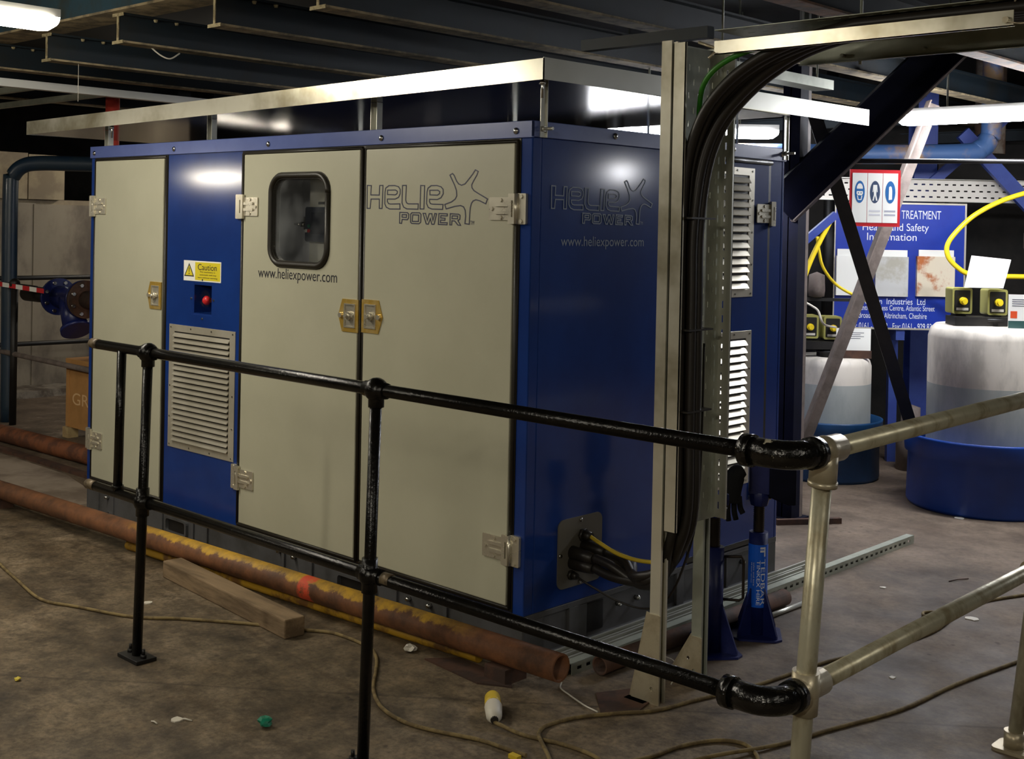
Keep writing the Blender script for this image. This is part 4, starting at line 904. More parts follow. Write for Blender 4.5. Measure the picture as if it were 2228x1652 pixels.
for k, (x, y, s, lab) in enumerate(SCRAPS):
    random.seed(30 + k); pts = [(x + s * (.6 + .5 * random.random()) * math.cos(t * PI / 4), y + s * (.6 + .5 * random.random()) * math.sin(t * PI / 4)) for t in range(8)]
    o = MB().plate(pts, [], 0, .004, Matrix.Identity(4)).build('paper_scrap', m_tie); tag(o, lab, 'litter')
for i, (x, y, a, l, lab) in enumerate(((-.42, -1.15, .5, .05, 'thin pale twig on the floor left of the green wrapper'), (-.46, -1.22, .1, .03, 'short pale twig nearest the bottom left of the floor'), (.62, 2.2, 1.2, .12, 'thin dark twig on the floor right of the long channel'))):
    o = MB().tube([(x, y, .003), (x + l * math.cos(a) * .5, y + l * math.sin(a) * .5, .006), (x + l * math.cos(a), y + l * math.sin(a), .003)], .0025, 6).build('twig', m_tie if i < 2 else m_brown); tag(o, lab, 'twig')

# ------------------------------------------------------------ ceiling steel
m_dust = M('thick_pale_dust', (158, 146, 112), .9, 0, (120, 108, 80), 30, bump=1.0)
m_rustflange = M('rusty_flange', (122, 84, 52), .8, 0, (84, 66, 48), 7, .4, .6, bump=.8)
JX = (-6.0, -5.15, -4.25, -3.40, -2.645, -1.79, -1.04, -.27, .53, 1.35, 2.2, 3.1, 4.0)
names_ = ['leftmost', 'second', 'third', 'fourth', 'fifth', 'sixth', 'seventh', 'eighth', 'ninth', 'tenth', 'eleventh', 'twelfth', 'thirteenth']
for i, x in enumerate(JX):
    zb = 2.455 if x not in (-3.40,) else 2.425
    j = thing('ceiling_joist', (x, 3.2, zb), 'dark blue grey ceiling joist, %s from the left of the row under the deck' % names_[i], 'joist', 'ceiling joists')
    b = MB(); b.box((x - .004, -.17, zb + .008), (x + .004, 7, zb + .14)); part(b, 'web', m_beam, j)
    b = MB(); b.box((x - .052, -.175, zb), (x + .052, 7, zb + .01)); part(b, 'bottom_flange', m_rustflange if x == .53 else m_flange, j)
    b = MB(); b.prof((x, -.176, zb - .004), (x, -.172, zb - .004), IPROF(.104, .152, .016)); part(b, 'dusty_end', m_dust, j, 0, 'pale dusty sawn end')
    b = MB(); b.box((x - .045, -.17, zb + .138), (x + .045, 7, zb + .148)); part(b, 'top_flange', m_beam, j)
    b = MB()
    for y in (.02, .14): b.tube([(x + .025, y, zb + .148), (x + .025, y, zb + .135), (x + .025, y, zb + .125)], [.012, .012, .008], 6)
    split_parts(b, 'bolt', m_dust, j)
mb = thing('main_beam', (-1.5, -.13, 2.605), 'deep blue grey main beam crossing the ceiling above the joist ends', 'beam')
b = MB(); b.box((-7, -.12, 2.615), (6, -.108, 2.93)); part(b, 'web', m_beam2, mb)
b = MB(); b.box((-7, -.215, 2.604), (6, -.01, 2.616)); part(b, 'bottom_flange', m_flange, mb)
b = MB(); b.box((-7, -.215, 2.93), (6, -.01, 2.945)); part(b, 'top_flange', m_beam2, mb)
for k, (y, z, l) in enumerate(((5.0, 2.36, 'dark cross beam under the joists beyond the cabinet'), (6.4, 2.33, 'dark cross beam under the joists in the far background'))):
    b = MB(); b.prof((-9, y, z), (2.5, y, z), IPROF(.1, .09, .008)); o = b.build('cross_beam', m_beam); tag(o, l, 'beam')
b = MB(); b.prof((-4.66, -.1, 2.40), (-4.66, 4.5, 2.40), UPROF(.06, .05, .004)); o = b.build('ceiling_channel', m_white); tag(o, 'steel channel whitened to look brightly lit under the ceiling at upper left', 'channel')  # plain white stands in for strong light on this strip
for y in (.39, .88): b = MB(); b.prof((-8, y, 2.405), (-4.69, y, 2.405), UPROF(.035, .04, .004)); o = b.build('ceiling_channel', m_galvd); tag(o, 'thin steel channel meeting the whitened channel at upper left, %s' % ('nearer one' if y < .5 else 'farther one'), 'channel')
b = MB(); b.prof((.03, 1.1, 2.262), (.03, 2.02, 2.262), UPROF(.1, .045, .004)); o = b.build('steel_channel', m_galvd); tag(o, 'short galvanised channel above the drip tray just right of the cable bend', 'channel')
for y_, l_ in ((1.15, 'near'), (1.95, 'far')): o = MB().cyl((.03, y_, 2.3), (.03, y_, 3.1), .005, 8).build('hanger_rod', m_galvd); tag(o, 'thin hanger rod at the %s end of the short channel above the drip tray' % l_, 'rod')
for x in (1.2, 1.9): pass
# cobwebby hanging scraps
o = MB().tube(smoothpath([(-2.672, .03, 2.457), (-2.635, .06, 2.42), (-2.61, .10, 2.405), (-2.62, .16, 2.44)], 5), .004, 6).build('cobweb_strand', m_tie); tag(o, 'pale dusty strand hanging under the joist at upper left', 'strand')
o = MB().cyl((-3.38, .0, 2.22), (-3.38, .0, 2.427), .0018, 6).build('cobweb_strand', m_tie); tag(o, 'straight thin strand hanging below the leftmost joist end', 'strand')

# ------------------------------------------------------------ lamps
def lamp(i, c, ax, L, col, st, lab):
    c = V(c); d = {'x': V((1, 0, 0)), 'y': V((0, 1, 0)), 'xy': V((.73, .68, 0)).normalized(), 'v': V((.62, .785, 0)).normalized()}[ax]
    R = Matrix(((d.x, -d.y, 0, c.x), (d.y, d.x, 0, c.y), (0, 0, 1, c.z), (0, 0, 0, 1)))
    t = thing('batten_lamp', c, lab, 'lamp', 'fluorescent batten lamps')
    b = MB(); b.box((-L / 2, -.055, .025), (L / 2, .055, .06), R); part(b, 'lamp_housing', m_white, t)
    em = emit('fluorescent_diffuser_%d' % i, col, st)
    b = MB(); n = 10; pr = [(.058 * math.cos(PI + PI * k / n), .025 + .062 * math.sin(PI + PI * k / n)) for k in range(n + 1)]
    rings = []
    for u, s in ((-L / 2, .55), (-L / 2 + .03, .9), (-L / 2 + .07, 1), (L / 2 - .07, 1), (L / 2 - .03, .9), (L / 2, .55)): rings.append(b.verts([R @ V((u, a * (s * .3 + .7), .025 + (z - .025) * s)) for a, z in pr]))
    for p, q in zip(rings, rings[1:]):
        for k in range(n): b.face([p[k], p[k + 1], q[k + 1], q[k]])
    b.face(rings[0]); b.face(rings[-1][::-1])
    part(b, 'diffuser', em, t)
    if c.z < 2.7:
        b = MB()
        for u in (-L * .3, L * .3): p = R @ V((u, 0, .06)); b.cyl(p, (p.x, p.y, 2.6 if i == 0 else 3.1), .006, 6)
        split_parts(b, 'hanger', m_galvd, t)
for i, a in enumerate(LAMPS): lamp(i, *a)

# ------------------------------------------------------------ left background
b = MB(); b.box((-9.3, -1.2, .0), (-7.8, 1.88, 1.71)); b.box((-9.3, 1.885, .0), (-7.8, 3.6, 1.70)); b.box((-7.82, 1.86, .02), (-7.79, 1.90, 1.70))
o = b.build('machine_casing', m_case); tag(o, 'large grimy metal clad casing at the left edge behind the railings', 'casing')
b = MB(); b.box((-9.2, -1.2, 1.745), (-7.8, 1.80, 2.16)); b.box((-9.2, 1.81, 1.745), (-7.8, 2.15, 2.15)); b.box((-9.1, -1, 1.7), (-7.9, 3.2, 1.745))
o = b.build('duct_box', M('pale_duct', (168, 154, 126), .5, .2, (140, 126, 104), 3)); tag(o, 'pale box duct on top of the grimy casing at the left edge', 'duct')
b = MB(); b.box((-7.8, -2, 0), (-7.4, 4.5, .06)); b.build('trim_2', M('pale_kerb', (140, 132, 120), .8, 0, (90, 80, 70), 6), kind='structure')
o = MB().tube(smoothpath([(-6.33, .985, .0), (-6.345, .985, .9), (-6.352, .985, 1.80), (-6.34, 1.0, 1.90), (-6.28, 1.05, 1.975), (-6.18, 1.15, 2.0), (-5.9, 1.417, 2.0), (-5.3, 2.0, 2.0), (-4.6, 2.7, 2.0)], 5), .058, 18).build('bent_pipe', m_pipeblue); tag(o, 'thick dark blue pipe bending over at the left edge', 'pipe')
lr = thing('handrail', (-5.6, .94, 0), 'dull black handrail with barrier tape at the left edge', 'railing')
b = MB(); b.tube([(-6.155, .94, 0), (-6.155, .94, 1.09)], .026, 12); part(b, 'post', m_black2, lr)
b = MB(); b.tube([(-8, .94, 1.075), (-5.80, .94, 1.055)], .02, 12); ball(b, (-6.155, .94, 1.075), .04); part(b, 'top_rail', m_black2, lr)
b = MB(); b.tube([(-8, .94, .56), (-4.4, .94, .52)], .02, 12); part(b, 'lower_rail', m_strut, lr)
lr2 = thing('handrail', (-7.2, 2, 0), 'farther dark handrail in front of the grimy casing', 'railing')
b = MB(); b.tube([(-7.2, -1, 1.066), (-7.2, 4.2, 1.06)], .02, 12); part(b, 'top_rail', m_black2, lr2)
b = MB(); b.tube([(-7.2, -1, .52), (-7.2, 4.2, .48)], .02, 12); part(b, 'lower_rail', m_black2, lr2)
b = MB(); b.tube([(-7.2, -.6, 0), (-7.2, -.6, 1.066)], .02, 12); b.tube([(-7.2, 4.0, 0), (-7.2, 4.0, 1.066)], .02, 12); part(b, 'post', m_black2, lr2)
tp = thing('barrier_tape', (-6.3, .9, 1.05), 'red and white barrier tape stretched along the left handrail', 'tape')
pA, pB = V((-7.2, .91, 1.085)), V((-5.62, .91, 1.045)); 
for c in (0, 1):
    b = MB(); n = 14
    for k in range(n):
        if k % 2 == c:
            p = pA + (pB - pA) * (k / n); q = pA + (pB - pA) * ((k + 1) / n); b.bar(p, q, .002, .034)
    split_parts(b, 'red_band' if c else 'white_band', m_red2 if c else m_white, tp, None, -.001)
m_valve = M('dark_blue_valve_paint', (26, 38, 98), .35, 0, (20, 28, 78), 6)
# flanged strainer valve
vl = thing('strainer_valve', (-5.7, 1.15, 0), 'dark blue flanged y shaped strainer valve behind the left handrail', 'valve')
vc = V((-5.874, 1.15, .985)); ax = V((1, .02, 0)).normalized(); c2 = vc + ax * .40
def flange(c, m, nm, r=.14):
    b = MB(); b.tube([c - ax * .014, c + ax * .014], r, 32); b.tube([c + ax * .014, c + ax * .02], r * .6, 24)
    f = part(b, nm, m, vl); b = MB(); up = V((0, 0, 1)); sd_ = ax.cross(up)
    for k in range(8):
        t = 2 * PI * (k + .5) / 8; p = c + (sd_ * math.cos(t) + up * math.sin(t)) * r * .8; b.tube([p - ax * .03, p + ax * .03], .014, 6)
    split_parts(b, 'flange_bolt', m_screw, f)
flange(vc, m_valve, 'flange'); flange(c2, m_brown, 'rusty_flange'); flange(c2 - ax * .032, m_valve, 'flange')
part(MB().tube([vc, vc + ax * .12, vc + ax * .3, c2 - ax * .02], [.085, .078, .085, .09], 24), 'valve_body', m_valve, vl)
e = V((-5.56, 1.13, .775)); st_ = vc + ax * .16
part(MB().tube([st_, st_ + (e - st_) * .5, e], [.08, .085, .09], 24), 'strainer_leg', m_valve, vl)
dd = (e - st_).normalized(); part(MB().tube([e, e + dd * .03], .112, 28), 'strainer_cap', m_valve, vl)
part(MB().tube([c2, c2 + ax * 1.2], .065, 20), 'outlet_pipe', m_brown, vl)
part(MB().tube([vc - ax * .5, vc], .06, 20), 'inlet_pipe', m_black2, vl)
part(MB().tube([(c2 + ax * .8), V((c2.x + ax.x * .8, c2.y + ax.y * .8, 0))], .04, 14), 'pipe_leg', m_brown, vl)
# cardboard crate
cr = thing('packing_crate', (-4.9, 1.2, 0), 'brown cardboard packing crate behind the left end of the cabinet', 'crate')
part(MB().box((-5.42, 1.0, .075), (-4.2, 1.62, .565)), 'box_body', m_card, cr, .004)
part(MB().box((-5.43, .99, .535), (-4.2, 1.63, .57)), 'box_lid', m_card, cr, .003)
part(MB().box((-5.426, .994, .08), (-5.38, 1.03, .54)), 'corner_board', m_card, cr, .002)
b = MB(); b.box((-5.44, .98, 0), (-5.36, 1.06, .075)); b.box((-5.44, 1.5, 0), (-5.36, 1.6, .075)); b.box((-5.36, 1.1, .05), (-4.3, 1.2, .075)); b.box((-4.4, .99, 0), (-4.3, 1.6, .075)); part(b, 'pallet_block', m_pine, cr)
part(MB().text('GRU', (-5.335, .245, -4.98, .33), FM(1.0), .0012), 'crate_lettering', M('pale_print', (222, 184, 136), .8), cr)
o = MB().plate([(-6.1, 1.55), (-5.75, 1.3), (-5.3, 1.5), (-5.6, 1.75)], [], 0, .005, Matrix.Identity(4)).build('cardboard_sheet', m_card); tag(o, 'flat cardboard scrap on the floor left of the packing crate', 'cardboard')
o = MB().tube([(-5.33, 1.27, .0), (-5.33, 1.27, 2.6)], .05, 18).build('red_pipe', m_redpipe); tag(o, 'red pipe rising behind the upper left corner of the cabinet', 'pipe')
o = MB().tube([(-4.9, 1.75, .0), (-4.9, 1.75, 2.6)], .085, 18).build('dark_pipe', m_black2); tag(o, 'wide dark vertical pipe just right of the red pipe', 'pipe')
o = MB().box((-6.6, 2.6, 2.05), (-3.4, 2.75, 2.15)).build('pale_duct', m_case); tag(o, 'pale horizontal duct seen under the left part of the drip tray', 'duct')
for k, (x, y, r) in enumerate(((-3.3, 4.6, .06), (-6.9, 3.0, .09), (-4.3, 5.4, .07))):
    o = MB().tube([(x, y, 0), (x, y, 3.1)], r, 14).build('stanchion', m_black2); tag(o, 'dark round stanchion %s' % ('far behind the cabinet under the lamps', 'in the shadows at far left', 'in the dark behind the drip tray')[k], 'column')

# ------------------------------------------------------------ right background
def frame_bar(p, q, w_, h_, m, nm, lab, cat, up=(0, 0, 1)):
    o = MB().bar(p, q, w_, h_, up).build(nm, m); tag(o, lab, cat); return o
col = thing('steel_column', (-.52, 2.75, 0), 'dark blue steel column standing just behind the cabinet', 'column')
b = MB(); b.box((-.60, 2.70, 0), (-.50, 2.705, 2.6)); b.box((-.555, 2.70, 0), (-.548, 2.80, 2.6)); part(b, 'web', m_darkblue, col)
b = MB(); b.box((-.60, 2.795, 0), (-.49, 2.805, 2.6)); part(b, 'rear_flange', m_darkblue, col)
b = MB(); b.box((-.50, 2.69, 0), (-.485, 2.775, 2.6)); part(b, 'side_plate', m_darkblue, col)
b = MB(); b.box((-.50, 2.775, 0), (-.485, 2.805, 2.6)); part(b, 'edge_angle', m_strut, col)
b = MB(); b.box((-.62, 2.66, 0), (-.46, 2.84, .012)); part(b, 'base_plate', m_darkblue, col)
dp, dq = V((-.55, 2.61, 1.715)), V((.30, 3.43, 2.9))
db = thing('diagonal_brace', dp, 'broad dark blue diagonal brace rising right from the steel column', 'brace')
UPV = (0, 0, 1)
part(MB().bar(dp, dq, .012, .20), 'web', m_darkblue, db)
n_ = (dq - dp).normalized(); sdv = n_.cross(V((0, 0, 1))).normalized(); upv = sdv.cross(n_)
part(MB().bar(dp - upv * .1, dq - upv * .1, .09, .012), 'lower_flange', m_strut, db)
part(MB().bar(dp + upv * .1, dq + upv * .1, .09, .012), 'upper_flange', m_darkblue, db)
frame_bar((-.43, 2.73, 2.25), (-.395, 4.22, 0.0), .012, .075, m_black2, 'flat_brace', 'thin black flat bar slanting down to the right before the blue board', 'brace', (1, .9, 0))
b = MB(); b.prof((-.34, 3.92, 2.4), (-.945, 3.30, 0.0), LPROF(.085, .085, .008), (1, .95, 0)); o = b.build('angle_brace', m_strut); tag(o, 'dusty grey brown angle brace crossing in front of the blue board', 'brace')
frame_bar((-1.3, 3.13, 1.05), (-.776, 3.64, 1.70), .05, .045, m_bluecol, 'strut_bar', 'short pale blue strut slanting up to the blue board', 'strut')
o = MB().tube([(-.862, 3.50, 1.53), (-.80, 3.575, 1.60)], .028, 10).build('strut_strap', m_tie) if False else None
b = MB(); b.prof((-1.139, 3.848, 1.88), (-1.139, 3.848, 3.1), CPROF(.06, .004, .03), (1, -1, 0)); o = b.build('hanging_strut', m_galv); tag(o, 'bright galvanised strut hanging beside the dark blue column top', 'strut')
o = MB().tube([(-.642, 2.938, 1.991), (1.6, 5.05, 2.045)], .014, 10).build('thin_pipe', m_black2); tag(o, 'thin black pipe crossing horizontally above the safety signs', 'pipe')
# ppe sign
pm = PM((-.495, 3.282, 1.627), (-.281, 3.484, 1.627)); Lw = (V((-.281, 3.484, 0)) - V((-.495, 3.282, 0))).length
sg = thing('safety_sign', (-.39, 3.38, 1.627), 'red framed sign with three blue protective clothing symbols', 'sign')
part(MB().plate(rect(0, 0, Lw, .33), [], -.01, 0, pm), 'red_frame', m_redframe, sg)
pw = (Lw - .036) / 3
for k in range(3):
    u = .014 + k * (pw + .003); b = MB(); b.plate(rect(u, .022, u + pw, .31), [], 0, .002, pm); pn = part(b, 'sign_panel', m_white, sg)
    cxx, cyy = u + pw / 2, .20
    el = [(cxx + pw * .34 * math.cos(2 * PI * t / 24), cyy + .065 * math.sin(2 * PI * t / 24)) for t in range(24)]
    part(MB().plate(el, [], .002, .0026, pm), 'blue_oval', m_safe if k != 1 else m_safed, pn)
    b = MB(); Q = lambda a, c: (cxx + a * pw, cyy + c)
    if k == 0:
        b.plate([Q(-.2, .018), Q(.2, .018), Q(.2, .03), Q(.12, .045), Q(0, .05), Q(-.12, .045), Q(-.2, .03)], [], .0026, .0032, pm)
        b.plate([Q(-.2, .004), Q(.2, .004), Q(.22, -.01), Q(.14, -.02), Q(-.14, -.02), Q(-.22, -.01)], [circ(*Q(-.09, -.006), .004, 8), circ(*Q(.09, -.006), .004, 8)], .0026, .0032, pm)
        b.stroke([Q(-.15, -.022), Q(-.1, -.045), Q(.1, -.045), Q(.15, -.022)], .005, .0026, .0032, pm, closed=False)
    elif k == 1:
        b.plate([Q(-.13, .042), Q(.13, .042), Q(.17, .0), Q(.12, .0), Q(.1, .02), Q(.08, -.015), Q(.17, -.05), Q(.08, -.05), Q(0, -.018), Q(-.08, -.05), Q(-.17, -.05), Q(-.08, -.015), Q(-.1, .02), Q(-.12, .0), Q(-.17, .0)], [], .0026, .0032, pm)
    else:
        b.plate([Q(-.11, -.045), Q(.12, -.042), Q(.12, .01), Q(.08, .03), Q(0, .036), Q(-.1, .03)], [], .0026, .0032, pm)
    part(b, 'white_symbol', m_white, pn)
    if k: 
        b = MB()
        for r_ in range(2): b.plate(rect(u + .01, .085 - r_ * .022, u + pw - .012, .095 - r_ * .022), [], .002, .0026, pm)
        part(b, 'faded_line', M('faded_ink_%d' % k, (208, 208, 214) if k == 1 else (170, 172, 184), .6), pn)
# water treatment board
b0, b1 = V((-1.174, 4.357, 0)), V((-.519, 4.975, 0)); Lb = (b1 - b0).length
bm_ = PM((b0.x, b0.y, 0), (b1.x, b1.y, 0)); zb0, zb1 = .935, 1.79
bd = thing('notice_board', ((b0 + b1) / 2 + V((0, 0, .93))), 'large blue water treatment safety board with three document holders', 'notice board')
part(MB().plate(rect(0, zb0, Lb, zb1 + .01), [], -.012, 0, bm_), 'board_panel', m_signblue, bd)
b = MB()
for r_ in (rect(0, zb1, Lb, zb1 + .012), rect(Lb - .012, zb0, Lb, zb1), rect(0, zb0, .008, zb1), rect(0, zb0 - .002, Lb, zb0 + .01)): b.plate(r_, [], -.012, .003, bm_)
part(b, 'board_edging', m_alu, bd)
b = MB(); b.plate(rect(.44, .86, .50, 1.7), [], -.2, -.012, bm_); b.plate(rect(.44, .0, .50, .9), [], -.2, -.15, bm_); part(b, 'rear_bracket', m_bluecol, bd)
bx = lambda px: (px - 1817) / (2104 - 1817) * Lb
bz = lambda py, px: zb1 - (py - 443) / (700 + (px - 1817) * .085 - 443) * (zb1 - zb0)
for args in (
    ('WATER TREATMENT', (bx(1905), bz(474, 1950), bx(2048), bz(456, 1950)), bm_, .002),
    ('Health and Safety', (bx(1878), bz(505, 1950), bx(2022), bz(484, 1950)), bm_, .002),
    ('Information', (bx(1888), bz(521, 1950), bx(1996), bz(505, 1950)), bm_, .002),
    ('A    em  Industries  Ltd', (bx(1880), bz(658, 1950), bx(2018), bz(645, 1950)), bm_, .002),
    ('Atlantic Business Centre, Atlantic Street', (bx(1864), bz(673, 1950), bx(2039), bz(660, 1950)), bm_, .002),
    ('Broadheath, Altrincham, Cheshire', (bx(1874), bz(690, 1950), bx(2022), bz(676, 1950)), bm_, .002),
    ('Tel: 0161 - 9    82   Fax: 0161 - 929 83', (bx(1854), bz(712, 1950), bx(2033), bz(698, 1950)), bm_, .002),
): part(MB().text(*args), 'board_lettering', m_whiteink, bd)
m_rusty = M('rust_stained_holder', (226, 214, 190), .5, 0, (184, 104, 50), 5, .46, .58)
for k, (pa_, pb_, t_, bt, m_) in enumerate(((1821, 1878, 537, 632, m_white), (1906, 1977, 540, 638, M('clear_holder', (200, 200, 198), .35, 0, (176, 172, 158), 5)), (1996, 2078, 541, 642, m_rusty))):
    b = MB(); b.plate(rect(bx(pa_), bz(bt, pa_), bx(pb_), bz(t_ + 14, pa_)), [], 0, .03, bm_); h_ = part(b, 'document_holder', m_, bd, 0, ('white holder with papers', 'clear grey holder', 'rust stained holder')[k])
    b = MB(); b.plate(rect(bx(pa_ + (4 if k == 2 else 2)), bz(t_ + 30, pa_), bx(pb_ - 2), bz(t_, pa_)), [], .004, .02, bm_); part(b, 'paper_sheet', m_white, bd)
# column, trays, pipes behind the board
bc = thing('steel_column', (-.98, 5.35, 0), 'bright blue steel column behind the blue water treatment board', 'column')
bcm = PM((-1.05, 5.29, 0), (-.92, 5.41, 0)); part(MB().plate(rect(0, 0, .165, 3.1), [], -.012, 0, bcm), 'front_flange', m_bluecol, bc)
part(MB().plate(rect(.076, 0, .086, 3.1), [], -.15, -.012, bcm), 'web', m_bluecol, bc)
part(MB().plate(rect(0, 0, .165, 3.1), [], -.16, -.15, bcm), 'rear_flange', m_bluecol, bc)
part(MB().plate(rect(.175, 1.0, .225, 2.15), [], -.05, -.0, bcm), 'bolted_strut', m_strut, bc)
tp0, tp1 = V((-2.1, 4.2, 0)), V((.6, 6.75, 0)); tm = PM(tp0, tp1); Lt = (tp1 - tp0).length
hs = []
for i in range(int(Lt / .056) - 1):
    for r_ in range(3): hs.append(rect(.03 + i * .056 + (r_ % 2) * .028, 1.855 + r_ * .045, .056 + i * .056 + (r_ % 2) * .028, 1.866 + r_ * .045))
tr_ = thing('cable_tray', (-.7, 5.5, 1.85), 'white perforated cable tray running across behind the blue column', 'cable tray')
part(MB().plate(rect(0, 1.825, Lt, 1.99), hs, 0, .002, tm), 'perforated_base', M('bright_galvanised_tray', (220, 214, 204), .5, .3), tr_)
b = MB(); b.plate(rect(0, 1.825, Lt, 1.829), [], 0, .04, tm); b.plate(rect(0, 1.986, Lt, 1.99), [], 0, .04, tm); part(b, 'tray_flange', m_galv, tr_)
MB().plate(rect(-.5, 0, Lt + .5, 3.1), [], 0, .03, PM(tp0 + V((-.9, .95, 0)), tp1 + V((-.9, .95, 0)))).build('wall_rear_partition', m_wall, kind='structure')
o = MB().tube(smoothpath([(-2.5, 3.3, 2.12), (-1.363, 4.322, 2.128), (-.62, 5.02, 2.15), (-.50, 5.14, 2.19), (-.46, 5.18, 2.26), (-.45, 5.19, 2.36), (-.45, 5.19, 3.1)], 6), .068, 20).build('elbow_pipe', m_pipelb); tag(o, 'half painted blue and rusty pipe with an elbow under the right lamp', 'pipe')
frame_bar((-.72, 5.34, 2.32), (-.05, 5.96, 1.36), .05, .10, m_bluecol, 'blue_brace', 'mid blue diagonal brace at the right edge above the yellow hose', 'brace')
frame_bar((-1.12, 5.2, 1.75), (-.52, 5.75, 2.5), .04, .07, m_bluecol, 'blue_brace', 'short blue brace behind the red framed sign', 'brace')
# tanks
def tank(cx, cy, rt_, ht_, rb, hb, mb_, lab, labb, zl, mtop):
    bd_ = tag(MB().lathe((cx, cy, 0), [(0, 0), (rb * .97, 0), (rb, .02), (rb * .985, hb * .72), (rb * 1.03, hb * .74), (rb * 1.05, hb * .97), (rb * 1.05, hb), (rb * 1.01, hb), (rb * .95, hb * .75), (rb * .94, .02), (0, .015)], 48).build('bund_tub', mb_), labb, 'tub')
    t = thing('dosing_tank', (cx, cy, .016), lab, 'tank')
    part(MB().lathe((cx, cy, .016), [(0, 0), (rt_ * .98, 0), (rt_, .02), (rt_, zl)], 48), 'liquid_level', m_liquid, t, 0, 'darker lower part showing the liquid')
    part(MB().lathe((cx, cy, .016), [(rt_, zl), (rt_, ht_ * .93), (rt_ * .96, ht_ * .975), (rt_ * .88, ht_), (0, ht_ + .005)], 48), 'tank_wall', m_plastic, t)
    part(MB().lathe((cx + .03, cy - .05, .016 + ht_), [(0, 0), (.09, 0), (.09, .03), (.1, .03), (.1, .045), (0, .05)], 24), 'tank_cap', m_black2, t)
    return t
tank(-1.0, 4.02, .262, .765, .325, .385, m_tubt, 'small cloudy white dosing tank in the teal blue tub', 'teal blue round tub under the small white tank', .60, None)
tank(.07, 3.93, .335, 1.045, .44, .42, m_tubb, 'large cloudy white dosing tank in the bright blue tub at the right edge', 'bright blue round tub under the large white tank', .70, None)
frame_bar((-.925, 3.885, .808), (-.735, 4.065, .808), .02, .05, m_brown, 'mounting_rail', 'rusty brown rail across the top of the small tank', 'rail')
def pump(c, lab, par_w=.075, knob=True):
    c = V(c); u = V((.73, .68, 0)); n = V((.68, -.73, 0)); t = thing('dosing_pump', c - V((0, 0, .08)), lab, 'pump', 'dosing pumps on the tanks')
    R = Matrix(((u.x, 0, n.x, c.x), (u.y, 0, n.y, c.y), (0, 1, 0, c.z), (0, 0, 0, 1)))
    part(MB().plate(rrect(-.058, -.075, .058, .075, .012, 3), [], -.12, 0, R), 'pump_case', m_pump, t)
    part(MB().plate(rrect(-.045, -.06, .045, .062, .006, 3), [], 0, .003, R), 'dark_face', m_black2, t)
    b = MB(); b.cyl(R @ V((0, 0, .003)), R @ V((0, 0, .03)), .022, 18); b.cyl(R @ V((0, 0, .03)), R @ V((0, 0, .045)), .015, 14); part(b, 'yellow_knob', m_hose, t)
    part(MB().plate(rect(-.035, -.055, .035, -.04), [], .003, .004, R), 'face_label', m_tie, t)
    part(MB().plate(rect(-.03, -.13, .03, -.075), [], -.10, -.02, R), 'pump_head', m_black2, t)
pump((-1.055, 3.845, .975), 'yellow green dosing pump with yellow knob, left one on the small tank')
pump((-.945, 3.945, .97), 'yellow green dosing pump with yellow knob, right one on the small tank')
pump((-.005, 3.735, 1.205), 'yellow green dosing pump with yellow knob under the white sheet, left one')
pump((.145, 3.875, 1.20), 'yellow green dosing pump with yellow knob under the white sheet, right one')
for a_, lab in (((-1.0, 3.93, .86), 'dark mounting shelf under the pumps of the small tank'), ((.08, 3.85, 1.09), 'dark mounting shelf under the pumps of the large tank')):
    o = MB().bar(V(a_) - V((.73, .68, 0)) * .2, V(a_) + V((.73, .68, 0)) * .2, .16, .05).build('mounting_shelf', m_black2); tag(o, lab, 'shelf')
# leaning white sheet
u = V((.73, .68, 0)); p0 = V((.02, 3.70, 1.285))
b = MB(); vs = b.verts([p0, p0 + u * .225, p0 + u * .285 + V((-.03, .03, .165)), p0 + u * .055 + V((-.03, .03, .185))]); vs2 = b.verts([v.co + V((-.003, .003, 0)) for v in vs])
b.face(vs); b.face(vs2[::-1])
for i in range(4): b.face([vs[i], vs2[i], vs2[(i + 1) % 4], vs[(i + 1) % 4]])
o = b.build('splash_sheet', m_white); tag(o, 'blank white tilted sheet above the pumps of the large tank', 'sheet')
def label_sign(p, q, z0, z1, lab, green):
    m_ = PM((p[0], p[1], 0), (q[0], q[1], 0)); L_ = (V((q[0] - p[0], q[1] - p[1], 0))).length
    t = thing('hazard_label', ((p[0] + q[0]) / 2, (p[1] + q[1]) / 2, z0), lab, 'sign')
    part(MB().plate(rect(0, z0, L_, z1), [], -.004, 0, m_), 'label_sheet', m_white, t)
    part(MB().plate(rect(.012, z0 + .02 + (.04 if green else 0), .05, z0 + .06 + (.04 if green else 0)), [], 0, .001, m_), 'orange_square', m_orange, t)
    b = MB()
    for k in range(4): b.plate(rect(.02, z1 - .03 - k * .012, L_ * (.8 - .1 * (k % 2)), z1 - .027 - k * .012), [], 0, .001, m_)
    part(b, 'print_line', m_inkgrey, t)
    if green: part(MB().plate(rect(0, z0, L_, z0 + .045), [], 0, .001, m_), 'green_band', M('dark_green_band', (50, 86, 84), .5), t)
label_sign((-.90, 3.91), (-.74, 4.065), .83, .975, 'white hazard label with orange square above the small tank', False)
label_sign((.25, 3.768), (.55, 4.05), 1.06, 1.255, 'white hazard label with green band at the right edge', True)
